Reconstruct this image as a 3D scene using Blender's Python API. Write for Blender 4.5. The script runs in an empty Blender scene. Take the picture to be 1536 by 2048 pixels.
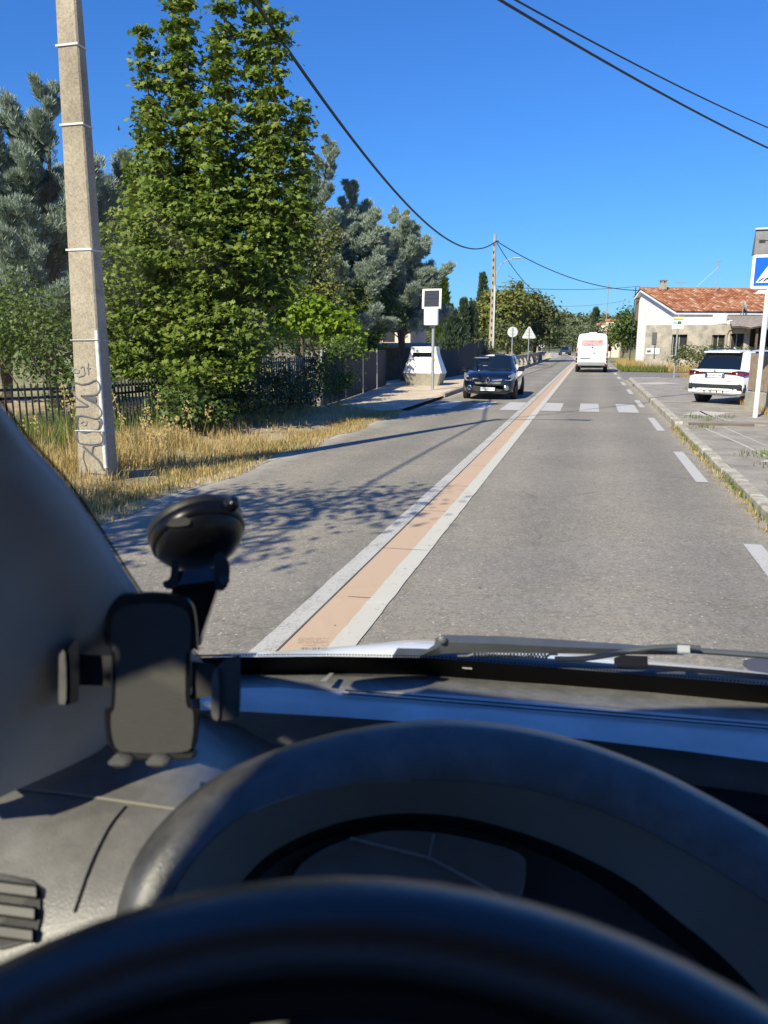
import bpy, math, random
import numpy as np
from mathutils import Vector, Matrix

random.seed(7)
RNG = np.random.default_rng(7)
scene = bpy.context.scene
col = scene.collection
rad = math.radians

# ------------------------------------------------------------------ camera
EYE = 1.78                       # eye height above the road, metres
YAW, PITCH = rad(14.8), rad(12.29)
FPX = 1538.0
cam = bpy.data.cameras.new("camera")
cam.sensor_fit = 'VERTICAL'
cam.sensor_height = 36.0
cam.lens = FPX / 2048 * 36
cam.clip_start, cam.clip_end = 0.02, 4000
cam.dof.use_dof = True
cam.dof.focus_distance = 14.0
cam.dof.aperture_fstop = 10.5
camo = bpy.data.objects.new("camera", cam)
camo.location = (0, 0, EYE)
camo.rotation_euler = (rad(90) - PITCH, 0, YAW)
col.objects.link(camo)
scene.camera = camo

# ------------------------------------------------------------------ light
SUN_DIR = Vector((-0.41, -1.15, 1.0)).normalized()      # towards the sun
SUN_EL = math.asin(SUN_DIR.z)
SUN_AZ = math.atan2(SUN_DIR.x, SUN_DIR.y)
w = bpy.data.worlds.new("World")
scene.world = w
w.use_nodes = True
nt = w.node_tree
bg = nt.nodes["Background"]
sky = nt.nodes.new("ShaderNodeTexSky")
sky.sky_type = 'NISHITA'
sky.sun_disc = False
sky.sun_elevation = SUN_EL
sky.sun_rotation = SUN_AZ
sky.altitude = 300
sky.air_density = 1.5
sky.dust_density = 0.0
sky.ozone_density = 8.0
tint = nt.nodes.new("ShaderNodeMix"); tint.data_type = 'RGBA'; tint.blend_type = 'MULTIPLY'
tint.inputs[0].default_value = 1.0; tint.inputs[7].default_value = (.30, .585, 1.0, 1)
nt.links.new(sky.outputs[0], tint.inputs[6])
nt.links.new(tint.outputs[2], bg.inputs[0])
bg.inputs[1].default_value = 0.096
sl = bpy.data.lights.new("sun", 'SUN')
sl.energy = 5.0
sl.angle = rad(0.53)
sl.color = (1.0, 0.905, 0.68)
slo = bpy.data.objects.new("sun", sl)
slo.rotation_euler = SUN_DIR.to_track_quat('Z', 'Y').to_euler()
slo.location = (-20, -40, 50)
col.objects.link(slo)
vs = scene.view_settings
vs.view_transform = 'Standard'
vs.look = 'None'
vs.exposure = 0.75
vs.gamma = 1.0
scene.cycles.max_bounces = 8
scene.cycles.transparent_max_bounces = 16
scene.cycles.use_denoising = True

# ------------------------------------------------------------------ helpers
_R = np.array([math.cos(YAW), math.sin(YAW), 0])
_H = np.array([-math.sin(YAW), math.cos(YAW), 0])
_F = _H * math.cos(PITCH) + np.array([0, 0, -math.sin(PITCH)])
_U = _H * math.sin(PITCH) + np.array([0, 0, math.cos(PITCH)])
_C = np.array([0, 0, EYE])

def sight(px, py):
    return _F + _R * (px - 768) / FPX + _U * (1024 - py) / FPX
def spot(px, py, d):            # a point d metres from the driver's eye
    return tuple(_C + sight(px, py) * d)
def onY(px, py, Y):
    s = sight(px, py); return tuple(_C + s * Y / s[1])
def onX(px, py, X):
    s = sight(px, py); return tuple(_C + s * X / s[0])
def onZ(px, py, z=0.0):
    s = sight(px, py); return tuple(_C + s * (z - EYE) / s[2])

class MB:
    def __init__(s): s.v = []; s.f = []; s.m = []
    def add(s, vs_, fs, M=None, mi=0):
        n = len(s.v)
        for p in vs_:
            p = Vector(p)
            s.v.append(tuple(M @ p) if M is not None else tuple(p))
        for f in fs:
            s.f.append(tuple(i + n for i in f)); s.m.append(mi)
        return s
    def box(s, c, d, M=None, mi=0, b=0.0):
        x, y, z = c; a, e, h = d[0] / 2, d[1] / 2, d[2] / 2
        if b <= 0:
            vs_ = [(x + i * a, y + j * e, z + k * h) for k in (-1, 1) for j in (-1, 1) for i in (-1, 1)]
            fs = [(0, 2, 3, 1), (4, 5, 7, 6), (0, 1, 5, 4), (2, 6, 7, 3), (0, 4, 6, 2), (1, 3, 7, 5)]
            return s.add(vs_, fs, M, mi)
        b = min(b, a * .95, e * .95, h * .95)
        rings = []
        for zz, ins in ((-h, b), (-h + b, 0), (h - b, 0), (h, b)):
            A, E_ = a - ins, e - ins
            rings.append([(x - A + b, y - E_, z + zz), (x + A - b, y - E_, z + zz), (x + A, y - E_ + b, z + zz), (x + A, y + E_ - b, z + zz),
                          (x + A - b, y + E_, z + zz), (x - A + b, y + E_, z + zz), (x - A, y + E_ - b, z + zz), (x - A, y - E_ + b, z + zz)])
        return s.loft(rings, True, True, M, mi)
    def loft(s, rings, closed=False, caps=False, M=None, mi=0):
        n = len(rings[0]); vs_ = [p for r in rings for p in r]; fs = []
        for i in range(len(rings) - 1):
            for j in range(n if closed else n - 1):
                k = (j + 1) % n
                fs.append((i * n + j, i * n + k, (i + 1) * n + k, (i + 1) * n + j))
        if caps:
            fs.append(tuple(range(n))[::-1]); fs.append(tuple((len(rings) - 1) * n + j for j in range(n)))
        return s.add(vs_, fs, M, mi)
    def tube(s, pts, r, n=8, caps=True, M=None, mi=0):
        P = [Vector(p) for p in pts]; rings = []
        rs = r if isinstance(r, (list, tuple)) else [r] * len(P)
        up = None
        for i, p in enumerate(P):
            t = (P[min(i + 1, len(P) - 1)] - P[max(i - 1, 0)]).normalized()
            if up is None:
                up = Vector((0, 0, 1)) if abs(t.z) < .9 else Vector((1, 0, 0))
            a = t.cross(up).normalized(); b_ = a.cross(t).normalized(); up = b_
            rings.append([tuple(p + (a * math.cos(2 * math.pi * k / n) + b_ * math.sin(2 * math.pi * k / n)) * rs[i]) for k in range(n)])
        return s.loft(rings, True, caps, M, mi)
    def lathe(s, prof, n=24, M=None, mi=0, caps=True):      # prof: (r, z)
        rings = [[(r * math.cos(2 * math.pi * k / n), r * math.sin(2 * math.pi * k / n), z) for k in range(n)] for r, z in prof]
        return s.loft(rings, True, caps, M, mi)
    def prism(s, outline, axis, d0, d1, M=None, mi=0):     # outline in the two other axes
        def mk(u, v_, d):
            return {'x': (d, u, v_), 'y': (u, d, v_), 'z': (u, v_, d)}[axis]
        n = len(outline)
        a = [mk(u, v_, d0) for u, v_ in outline]; b_ = [mk(u, v_, d1) for u, v_ in outline]
        fs = [tuple(range(n))[::-1], tuple(range(n, 2 * n))] + [(i, (i + 1) % n, n + (i + 1) % n, n + i) for i in range(n)]
        return s.add(a + b_, fs, M, mi)
    def ribbon(s, pts, wd, nrm, M=None, mi=0):            # flat stroke along pts, facing nrm
        P = [Vector(p) for p in pts]; N = Vector(nrm); L = []; Rr = []
        for i, p in enumerate(P):
            t = (P[min(i + 1, len(P) - 1)] - P[max(i - 1, 0)]).normalized()
            sd = t.cross(N).normalized() * wd / 2
            L.append(tuple(p - sd)); Rr.append(tuple(p + sd))
        return s.loft([L, Rr], False, False, M, mi)
    def build(s, name, mats, parent=None, smooth=False, world=True, sharp=40):
        me = bpy.data.meshes.new(name)
        vv = s.v
        if parent is not None and world:
            inv = root_matrix(parent).inverted()
            vv = [tuple(inv @ Vector(p)) for p in vv]
        me.from_pydata(vv, [], s.f)
        if not isinstance(mats, (list, tuple)): mats = [mats]
        for m_ in mats: me.materials.append(m_)
        if len(mats) > 1: me.polygons.foreach_set('material_index', s.m)
        me.update()
        bm_ = __import__('bmesh').new(); bm_.from_mesh(me)
        __import__('bmesh').ops.recalc_face_normals(bm_, faces=bm_.faces); bm_.to_mesh(me); bm_.free()
        if smooth:
            me.polygons.foreach_set('use_smooth', [True] * len(me.polygons))
            me.set_sharp_from_angle(angle=rad(sharp))
        o = bpy.data.objects.new(name, me); col.objects.link(o)
        if parent is not None: o.parent = parent
        return o

MW = {}
def root_matrix(o):
    while o.parent is not None: o = o.parent
    return Matrix.Translation(o.location) @ o.rotation_euler.to_matrix().to_4x4()

def tag(o, label=None, cat=None, group=None, kind=None):
    if label: o['label'] = label
    if cat: o['category'] = cat
    if group: o['group'] = group
    if kind: o['kind'] = kind
    return o
def thing(name, label, cat, loc=(0, 0, 0), rz=0.0, group=None):
    o = bpy.data.objects.new(name, None); col.objects.link(o)
    o.empty_display_size = .2
    o.location = loc; o.rotation_euler = (0, 0, rz)
    return tag(o, label, cat, group)
def structure(mb, name, mats, smooth=False):
    return tag(mb.build(name, mats, smooth=smooth), kind='structure')

def text_mesh(mb, txt, size, M, mi=0, align='CENTER', ext=0.0):
    cu = bpy.data.curves.new("lettering", 'FONT'); cu.body = txt; cu.size = size
    cu.align_x = align; cu.align_y = 'CENTER'; cu.extrude = ext
    o = bpy.data.objects.new("lettering", cu)
    me = o.to_mesh()
    mb.add([v.co[:] for v in me.vertices], [tuple(p.vertices) for p in me.polygons], M, mi)
    o.to_mesh_clear(); bpy.data.objects.remove(o); bpy.data.curves.remove(cu)

def fast_mesh(name, V, F, mats, parent=None, smooth=False, origin=None):
    """V (n,3), F (m,k) arrays, all faces the same size."""
    if parent is not None:
        inv = np.array(root_matrix(parent).inverted())
        V = V @ inv[:3, :3].T + inv[:3, 3]
    me = bpy.data.meshes.new(name)
    n, (m_, k) = len(V), F.shape
    me.vertices.add(n); me.vertices.foreach_set('co', V.astype(np.float32).ravel())
    me.loops.add(m_ * k); me.loops.foreach_set('vertex_index', F.astype(np.int32).ravel())
    me.polygons.add(m_)
    me.polygons.foreach_set('loop_start', np.arange(0, m_ * k, k, dtype=np.int32))
    me.polygons.foreach_set('loop_total', np.full(m_, k, dtype=np.int32))
    if not isinstance(mats, (list, tuple)): mats = [mats]
    for q in mats: me.materials.append(q)
    me.update(calc_edges=True)
    if smooth: me.polygons.foreach_set('use_smooth', np.ones(m_, dtype=bool))
    o = bpy.data.objects.new(name, me); col.objects.link(o)
    if parent is not None: o.parent = parent
    return o

def unit(a): return a / np.maximum(np.linalg.norm(a, axis=-1, keepdims=True), 1e-9)

def scatter(P, Z, T, TF, size, rng, Xhint=None):
    """instances of template T (k,3) with its z axis along Z, random spin; returns V, F"""
    n = len(P); Z = unit(Z)
    h = rng.normal(size=(n, 3)) if Xhint is None else Xhint
    X = unit(np.cross(h, Z)); Y = np.cross(Z, X)
    S = size[:, None, None] if np.ndim(size) else size
    V = (T[None, :, 0:1] * X[:, None, :] + T[None, :, 1:2] * Y[:, None, :] + T[None, :, 2:3] * Z[:, None, :]) * S + P[:, None, :]
    k = len(T)
    F = (TF[None] + (np.arange(n) * k)[:, None, None]).reshape(-1, TF.shape[1])
    return V.reshape(-1, 3), F

# ------------------------------------------------------------------ materials
def _nodes(name):
    m = bpy.data.materials.new(name); m.use_nodes = True
    t = m.node_tree; b = t.nodes["Principled BSDF"]
    return m, t, b
def _coord(t, kind='Object'):
    return t.nodes.new("ShaderNodeTexCoord").outputs[kind]
def _noise(t, c, scale, detail=4, rough=.6):
    n = t.nodes.new("ShaderNodeTexNoise"); n.inputs['Scale'].default_value = scale
    n.inputs['Detail'].default_value = detail; n.inputs['Roughness'].default_value = rough
    t.links.new(c, n.inputs['Vector']); return n.outputs['Fac']
def _ramp(t, f, stops):
    r = t.nodes.new("ShaderNodeValToRGB"); cr = r.color_ramp
    while len(cr.elements) < len(stops): cr.elements.new(.5)
    for e, (p, c) in zip(cr.elements, stops):
        e.position = p; e.color = (*c, 1) if len(c) == 3 else c
    t.links.new(f, r.inputs[0]); return r.outputs[0]
def _mix(t, f, a, b, mode='MIX'):
    x = t.nodes.new("ShaderNodeMix"); x.data_type = 'RGBA'; x.blend_type = mode
    for s, v in ((0, f), (6, a), (7, b)):
        if isinstance(v, (int, float)): x.inputs[s].default_value = v
        elif isinstance(v, tuple): x.inputs[s].default_value = (*v, 1) if len(v) == 3 else v
        else: t.links.new(v, x.inputs[s])
    return x.outputs[2]
def _bump(t, b, f, strength, dist=.01):
    n = t.nodes.new("ShaderNodeBump"); n.inputs['Strength'].default_value = strength
    n.inputs['Distance'].default_value = dist
    t.links.new(f, n.inputs['Height']); t.links.new(n.outputs[0], b.inputs['Normal'])
def pm(name, c, rough=.5, metal=0.0, var=.12, vs_=4.0, bump=0.0, bs=60.0, coat=0.0, spec=.5, bd=.01):
    m, t, b = _nodes(name)
    co = _coord(t)
    if var > 0:
        f = _noise(t, co, vs_, 5)
        lo = tuple(x * (1 - var) for x in c); hi = tuple(min(1, x * (1 + var)) for x in c)
        t.links.new(_ramp(t, f, [(.3, lo), (.7, hi)]), b.inputs['Base Color'])
    else:
        b.inputs['Base Color'].default_value = (*c, 1)
    b.inputs['Roughness'].default_value = rough; b.inputs['Metallic'].default_value = metal
    b.inputs['Specular IOR Level'].default_value = spec
    b.inputs['Coat Weight'].default_value = coat; b.inputs['Coat Roughness'].default_value = .06
    if bump: _bump(t, b, _noise(t, co, bs, 3), bump, bd)
    return m

def leaf_mat(name, c1, c2, trans=.35, tip=None, rough=.5):
    m, t, b = _nodes(name)
    g = t.nodes.new("ShaderNodeNewGeometry")
    co = _coord(t)
    f = _noise(t, co, .9, 3)
    a = t.nodes.new("ShaderNodeMath"); a.operation = 'MULTIPLY_ADD'
    t.links.new(g.outputs['Random Per Island'], a.inputs[0]); a.inputs[1].default_value = .6
    s2 = t.nodes.new("ShaderNodeMath"); s2.operation = 'MULTIPLY_ADD'
    t.links.new(f, s2.inputs[0]); s2.inputs[1].default_value = .9; s2.inputs[2].default_value = -.25
    t.links.new(s2.outputs[0], a.inputs[2])
    stops = [(.05, c1), (.75, c2)] + ([(.97, tip)] if tip else [])
    c = _ramp(t, a.outputs[0], stops)
    t.links.new(c, b.inputs['Base Color'])
    b.inputs['Roughness'].default_value = rough
    b.inputs['Specular IOR Level'].default_value = .35
    tr = t.nodes.new("ShaderNodeBsdfTranslucent"); t.links.new(_mix(t, .5, c, (.12, .2, .02), 'MIX'), tr.inputs[0])
    mx = t.nodes.new("ShaderNodeMixShader"); mx.inputs[0].default_value = trans
    t.links.new(b.outputs[0], mx.inputs[1]); t.links.new(tr.outputs[0], mx.inputs[2])
    t.links.new(mx.outputs[0], t.nodes["Material Output"].inputs[0])
    return m

def asphalt_mat(name, base, seed=0.0, wheel=True):
    m, t, b = _nodes(name)
    co = _coord(t)
    big = _noise(t, co, .35, 5); mid = _noise(t, co, 6, 5); fine = _noise(t, co, 62, 4, .95)
    c = _ramp(t, big, [(.3, tuple(x * .84 for x in base)), (.7, tuple(x * 1.12 for x in base))])
    c = _mix(t, .4, c, _ramp(t, mid, [(.35, (.7, .7, .7)), (.65, (1.0, 1.0, 1.0))]), 'MULTIPLY')
    c = _mix(t, .75, c, _ramp(t, fine, [(.3, (.45, .45, .45)), (.55, (1, 1, 1)), (.72, (1.6, 1.55, 1.5))]), 'MULTIPLY')
    # pale aggregate chips
    v = t.nodes.new("ShaderNodeTexVoronoi"); v.inputs['Scale'].default_value = 30; t.links.new(co, v.inputs['Vector'])
    spot_ = _ramp(t, v.outputs['Distance'], [(.14, (1, 1, 1)), (.24, (0, 0, 0))])
    gate = _ramp(t, _noise(t, co, 27, 1), [(.53, (0, 0, 0)), (.57, (1, 1, 1))])
    k = _mix(t, 1.0, spot_, gate, 'MULTIPLY')
    c = _mix(t, k, c, (.54, .52, .48))
    v2 = t.nodes.new("ShaderNodeTexVoronoi"); v2.inputs['Scale'].default_value = 46; t.links.new(co, v2.inputs['Vector'])
    c = _mix(t, .55, c, _ramp(t, v2.outputs['Color'], [(.1, (.55, .55, .55)), (.5, (1, 1, 1)), (.95, (1.35, 1.33, 1.3))]), 'MULTIPLY')
    # fine wandering cracks
    vc = t.nodes.new("ShaderNodeTexVoronoi"); vc.feature = 'DISTANCE_TO_EDGE'; vc.inputs['Scale'].default_value = .33
    wn = t.nodes.new("ShaderNodeVectorMath"); wn.operation = 'MULTIPLY_ADD'
    nz = t.nodes.new("ShaderNodeTexNoise"); nz.inputs['Scale'].default_value = 1.6; nz.inputs['Detail'].default_value = 5; t.links.new(co, nz.inputs['Vector'])
    t.links.new(nz.outputs['Color'], wn.inputs[0]); wn.inputs[1].default_value = (.55, .55, 0); t.links.new(co, wn.inputs[2]); t.links.new(wn.outputs[0], vc.inputs['Vector'])
    ck = _mix(t, 1.0, _ramp(t, vc.outputs['Distance'], [(.0, (.4, .4, .4)), (.005, (0, 0, 0))]), _ramp(t, _noise(t, co, .5, 2), [(.5, (0, 0, 0)), (.58, (1, 1, 1))]), 'MULTIPLY')
    c = _mix(t, ck, c, (.06, .055, .05))
    if wheel:   # worn wheel tracks and oil line along the lane
        sx = t.nodes.new("ShaderNodeSeparateXYZ"); t.links.new(co, sx.inputs[0])
        wv = t.nodes.new("ShaderNodeMath"); wv.operation = 'MULTIPLY'; t.links.new(sx.outputs[0], wv.inputs[0]); wv.inputs[1].default_value = 4.4
        sn = t.nodes.new("ShaderNodeMath"); sn.operation = 'SINE'; t.links.new(wv.outputs[0], sn.inputs[0])
        mp = t.nodes.new("ShaderNodeMapRange"); t.links.new(sn.outputs[0], mp.inputs[0]); mp.inputs[1].default_value = -1; mp.inputs[2].default_value = 1
        c = _mix(t, .8, c, _ramp(t, mp.outputs[0], [(0, (.86, .86, .87)), (1, (1.08, 1.06, 1.04))]), 'MULTIPLY')
        # dusty edges
        ax = t.nodes.new("ShaderNodeMath"); ax.operation = 'ADD'; t.links.new(sx.outputs[0], ax.inputs[0]); ax.inputs[1].default_value = 1.37
        ab = t.nodes.new("ShaderNodeMath"); ab.operation = 'ABSOLUTE'; t.links.new(ax.outputs[0], ab.inputs[0])
        nb = t.nodes.new("ShaderNodeMath"); nb.operation = 'MULTIPLY_ADD'; t.links.new(_noise(t, co, 3, 4), nb.inputs[0]); nb.inputs[1].default_value = .7; t.links.new(ab.outputs[0], nb.inputs[2])
        e = t.nodes.new("ShaderNodeMapRange"); t.links.new(nb.outputs[0], e.inputs[0]); e.inputs[1].default_value = 3.3; e.inputs[2].default_value = 3.75
        c = _mix(t, e.outputs[0], c, _mix(t, fine, (.22, .2, .17), (.5, .46, .4)))
    t.links.new(c, b.inputs['Base Color'])
    b.inputs['Roughness'].default_value = .82
    _bump(t, b, fine, .5, .006)
    return m

def worn_paint(name, c, under, thr, rough=.75, sc=26):
    m, t, b = _nodes(name)
    co = _coord(t)
    f = _noise(t, co, sc, 6, .75); big = _noise(t, co, 2.2, 3)
    s = t.nodes.new("ShaderNodeMath"); s.operation = 'MULTIPLY_ADD'; t.links.new(big, s.inputs[0]); s.inputs[1].default_value = .35; t.links.new(f, s.inputs[2])
    k = _ramp(t, s.outputs[0], [(thr, (0, 0, 0)), (thr + .07, (1, 1, 1))])
    fine = _noise(t, co, 150, 2, .9)
    u = _mix(t, fine, tuple(x * .6 for x in under), tuple(x * 1.4 for x in under))
    p = _mix(t, fine, tuple(x * .84 for x in c), tuple(min(1, x * 1.12) for x in c))
    t.links.new(_mix(t, k, u, p), b.inputs['Base Color'])
    b.inputs['Roughness'].default_value = rough
    _bump(t, b, fine, .35, .004)
    return m

def concrete(name, c, dirt, sc=1.0, bump=.35, speck=True):
    m, t, b = _nodes(name)
    co = _coord(t)
    a = _noise(t, co, 1.7 * sc, 6, .65); f = _noise(t, co, 42 * sc, 4, .8)
    k = _ramp(t, a, [(.32, dirt), (.62, c)])
    if speck: k = _mix(t, .8, k, _ramp(t, f, [(.32, (.55, .53, .5)), (.5, (1, 1, 1)), (.7, (1.35, 1.33, 1.3))]), 'MULTIPLY')
    t.links.new(k, b.inputs['Base Color']); b.inputs['Roughness'].default_value = .9
    _bump(t, b, f, bump, .008)
    return m

def glass_mat(name, tint=(.95, .97, .97), ior=1.45, rough=0.0):
    m, t, b = _nodes(name)
    t.nodes.remove(b)
    tr = t.nodes.new("ShaderNodeBsdfTransparent"); tr.inputs[0].default_value = (*tint, 1)
    gl = t.nodes.new("ShaderNodeBsdfGlossy"); gl.inputs['Roughness'].default_value = rough
    fr = t.nodes.new("ShaderNodeFresnel")
    gb = t.nodes.new("ShaderNodeNewGeometry"); mr = t.nodes.new("ShaderNodeMapRange")
    mr.inputs[3].default_value = ior; mr.inputs[4].default_value = 1 / ior
    t.links.new(gb.outputs['Backfacing'], mr.inputs[0]); t.links.new(mr.outputs[0], fr.inputs[0])
    mx = t.nodes.new("ShaderNodeMixShader")
    t.links.new(fr.outputs[0], mx.inputs[0]); t.links.new(tr.outputs[0], mx.inputs[1]); t.links.new(gl.outputs[0], mx.inputs[2])
    t.links.new(mx.outputs[0], t.nodes["Material Output"].inputs[0])
    return m

M = {}
M['asphalt'] = asphalt_mat("asphalt", (.275, .252, .212))
M['side_asphalt'] = asphalt_mat("side_asphalt", (.22, .21, .2), wheel=False)
M['pavement'] = concrete("pavement_asphalt", (.33, .30, .262), (.2, .182, .16), 1.0)
M['tan'] = concrete("tan_paving", (.62, .53, .42), (.42, .33, .23), .8)
M['kerb'] = concrete("kerb_stone", (.48, .45, .39), (.25, .22, .17), 2.5)
M['white_worn'] = worn_paint("worn_white_line", (.47, .455, .43), (.28, .265, .24), .58, .75, 60)
M['white_line'] = worn_paint("white_line", (.52, .50, .44), (.28, .26, .225), .50)
M['zebra'] = worn_paint("zebra_white", (.46, .45, .44), (.25, .235, .215), .50)
M['orange'] = worn_paint("orange_band", (.50, .36, .25), (.36, .28, .21), .44)
M['joint'] = pm("joint_dark", (.09, .08, .07), .9)
M['ground'] = concrete("dry_ground", (.3, .235, .135), (.13, .105, .05), .25, .6)
M['field'] = concrete("dry_field", (.28, .25, .11), (.1, .11, .04), .15, .6)
M['concrete_pole'] = concrete("pole_concrete", (.38, .33, .26), (.24, .205, .155), .9, .9)
M['plain_concrete'] = concrete("plain_concrete", (.36, .34, .29), (.25, .23, .2), 1.2)
M['white_strap'] = pm("white_strap", (.55, .56, .57), .6)
M['white_paint'] = pm("white_painted_metal", (.76, .76, .74), .4, var=.06)
M['steel'] = pm("galvanised_steel", (.42, .44, .45), .45, .55, .12, 9)
M['sign_back'] = pm("sign_back_grey", (.55, .57, .57), .4, .3, .06)
M['dark_metal'] = pm("dark_metal", (.02, .021, .022), .55)
M['spray'] = pm("spray_paint_grey", (.085, .09, .10), .7, var=.25, vs_=14)
M['spray_light'] = pm("spray_paint_pale", (.22, .22, .21), .8, var=.25, vs_=20)
M['black'] = pm("black_rubber", (.012, .012, .013), .7)
M['tyre'] = pm("tyre_rubber", (.018, .018, .019), .85, bump=.3, bs=60)
M['rim'] = pm("alloy_rim", (.35, .36, .37), .3, .8)
M['navy'] = pm("dark_navy_paint", (.006, .009, .02), .22, .3, 0, coat=1.0)
M['car_white'] = pm("white_car_paint", (.78, .79, .8), .3, 0, .02, coat=.6)
M['far_dark'] = pm("dark_grey_paint", (.03, .032, .036), .3, coat=.6)
M['car_glass'] = pm("tinted_glass", (.006, .010, .016), .04, 0, 0, spec=.8)
M['chrome'] = pm("chrome", (.7, .71, .72), .12, 1.0, 0)
M['lamp_clear'] = pm("clear_headlamp", (.35, .36, .37), .08, .4, .3, 30, coat=1)
M['lamp_red'] = pm("red_tail_lamp", (.13, .005, .012), .15, 0, .3, 30, coat=1)
M['lamp_red_dark'] = pm("dark_tail_lamp", (.04, .006, .009), .15, 0, .3, 30, coat=1)
M['lamp_amber'] = pm("amber_lamp", (.5, .17, .03), .2, 0, .2, 30, coat=1)
M['plate'] = pm("plate_white", (.72, .73, .72), .4, 0, .03)
M['plate_blue'] = pm("plate_blue", (.015, .04, .2), .4)
M['ink'] = pm("black_ink", (.015, .015, .017), .6)
M['grey_plastic'] = pm("grey_bumper", (.24, .245, .25), .55)
M['clad'] = pm("black_cladding", (.022, .025, .03), .5)
M['pv'] = pm("solar_cells", (.045, .045, .055), .16, 0, .2, 30, spec=.6)
M['yellow'] = pm("yellow_marker", (.68, .44, .05), .5)
M['sign_blue'] = pm("sign_blue", (.005, .11, .62), .35, 0, .03)
M['box_grey'] = pm("grey_box", (.15, .15, .155), .5, 0, .2, 8)
M['screen'] = pm("dark_privacy_mesh", (.03, .027, .026), .85, 0, .3, 7)
M['slat'] = pm("weathered_slats", (.25, .19, .145), .85, 0, .25, 9, .3, 40)
M['plaster'] = concrete("white_plaster", (.80, .79, .79), (.66, .65, .64), 1.2, .2, False)
M['plaster_grey'] = concrete("bare_render", (.44, .395, .33), (.22, .2, .165), 1.1, .8)
M['dark_in'] = pm("dark_interior", (.02, .02, .02), .9)
M['wood_old'] = pm("old_wood", (.12, .09, .065), .85, 0, .3)
M['grey_sheet'] = pm("grey_roof_sheet", (.24, .205, .18), .95, 0, .35, 5, .4, 20)
M['bark'] = pm("bark", (.1, .075, .055), .95, 0, .35, 9, .8, 25, bd=.03)
M['bark_grey'] = pm("grey_bark", (.14, .12, .105), .95, 0, .35, 9, .8, 25, bd=.03)
M['wire'] = pm("black_cable", (.015, .02, .02), .5, var=0)
M['maple_leaf'] = leaf_mat("maple_leaves", (.055, .102, .014), (.19, .25, .038), .32, (.22, .2, .05))
M['bright_leaf'] = leaf_mat("vine_leaves", (.12, .22, .012), (.27, .38, .03), .45)
M['mid_leaf'] = leaf_mat("mid_green_leaves", (.04, .075, .014), (.1, .145, .025), .3)
M['dark_leaf'] = leaf_mat("dark_green_leaves", (.018, .035, .012), (.05, .075, .02), .25)
M['olive_leaf'] = leaf_mat("olive_green_leaves", (.11, .125, .025), (.22, .225, .055), .3)
M['oak_leaf'] = leaf_mat("oak_leaves", (.065, .085, .03), (.145, .16, .055), .28)
M['cedar_leaf'] = leaf_mat("blue_cedar_needles", (.16, .21, .16), (.38, .45, .37), .15)
M['cypress_leaf'] = leaf_mat("cypress_needles", (.03, .055, .03), (.075, .11, .06), .15)
M['dry_leaf'] = leaf_mat("dry_grass_blades", (.33, .225, .08), (.62, .46, .2), .35, (.72, .58, .32))
M['green_grass'] = leaf_mat("green_grass_blades", (.07, .12, .02), (.2, .24, .06), .35)
M['far_leaf'] = leaf_mat("haze_pale_leaves", (.075, .095, .045), (.15, .165, .075), .25)  # distance haze is mixed into this paler leaf colour
M['hill'] = concrete("hill_ground", (.12, .13, .05), (.05, .065, .025), .02, .4)

def roof_mat():
    m, t, b = _nodes("clay_tiles")
    co = _coord(t); g = t.nodes.new("ShaderNodeNewGeometry")
    f = _noise(t, co, 1.1, 5); f2 = _noise(t, co, 9, 3)
    c = _ramp(t, g.outputs['Random Per Island'], [(0, (.23, .085, .045)), (.35, (.33, .125, .06)), (.7, (.40, .18, .095)), (.9, (.45, .28, .18)), (1, (.5, .4, .31))])
    c = _mix(t, .6, c, _ramp(t, f, [(.3, (.65, .6, .58)), (.7, (1.15, 1.1, 1.1))]), 'MULTIPLY')
    c = _mix(t, .5, c, _ramp(t, f2, [(.3, (.6, .6, .6)), (.7, (1.2, 1.2, 1.2))]), 'MULTIPLY')
    t.links.new(c, b.inputs['Base Color']); b.inputs['Roughness'].default_value = .85
    return m
M['tile'] = roof_mat()

def pink_mat():
    m, t, b = _nodes("printed_window_film")
    co = _coord(t); mp = t.nodes.new("ShaderNodeMapping"); mp.inputs['Scale'].default_value = (1.6, 1, 5); t.links.new(co, mp.inputs[0])
    f = _noise(t, mp.outputs[0], 2.2, 5)
    c = _ramp(t, f, [(.3, (.34, .14, .15)), (.42, (.44, .22, .23)), (.5, (.58, .42, .41)), (.58, (.48, .29, .30)), (.72, (.52, .34, .36))])
    t.links.new(c, b.inputs['Base Color']); b.inputs['Roughness'].default_value = .3
    return m
M['film'] = pink_mat()

# ------------------------------------------------------------------ setting: ground, road, markings, pavements
def bend(y):                     # the road swings left beyond the guard rail
    return 0.0 if y < 85 else -((y - 85) / 60.0) ** 2 * 3.2
def strip(x0, x1, y0, y1, z, mb=None, step=4.0, jit=0.0):
    mb = mb or MB()
    n = max(1, int((y1 - y0) / step)); rings = []
    for i in range(n + 1):
        y = y0 + (y1 - y0) * i / n
        j0, j1 = (random.uniform(-jit, jit), random.uniform(-jit, jit)) if y < 45 else (0, 0)
        rings.append([(x0 + bend(y) + j0, y, z), (x1 + bend(y) + j1, y, z)])
    return mb.loft(rings)
g = MB()
g.add([(-1500, -300, -.06), (1500, -300, -.06), (1500, 2500, -.06), (-1500, 2500, -.06)], [(0, 1, 2, 3)])
structure(g, "ground", M['ground'])
structure(strip(-4.75, 1.92, -25, 230, 0), "road", M['asphalt'])
sr = MB(); sr.add([(1.7, 42.2, .004), (30, 47.5, .004), (30, 51, .004), (3.6, 53.0, .004), (1.7, 54.5, .004)], [(0, 1, 2, 3, 4)])
structure(sr, "side_road", M['side_asphalt'])
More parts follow.
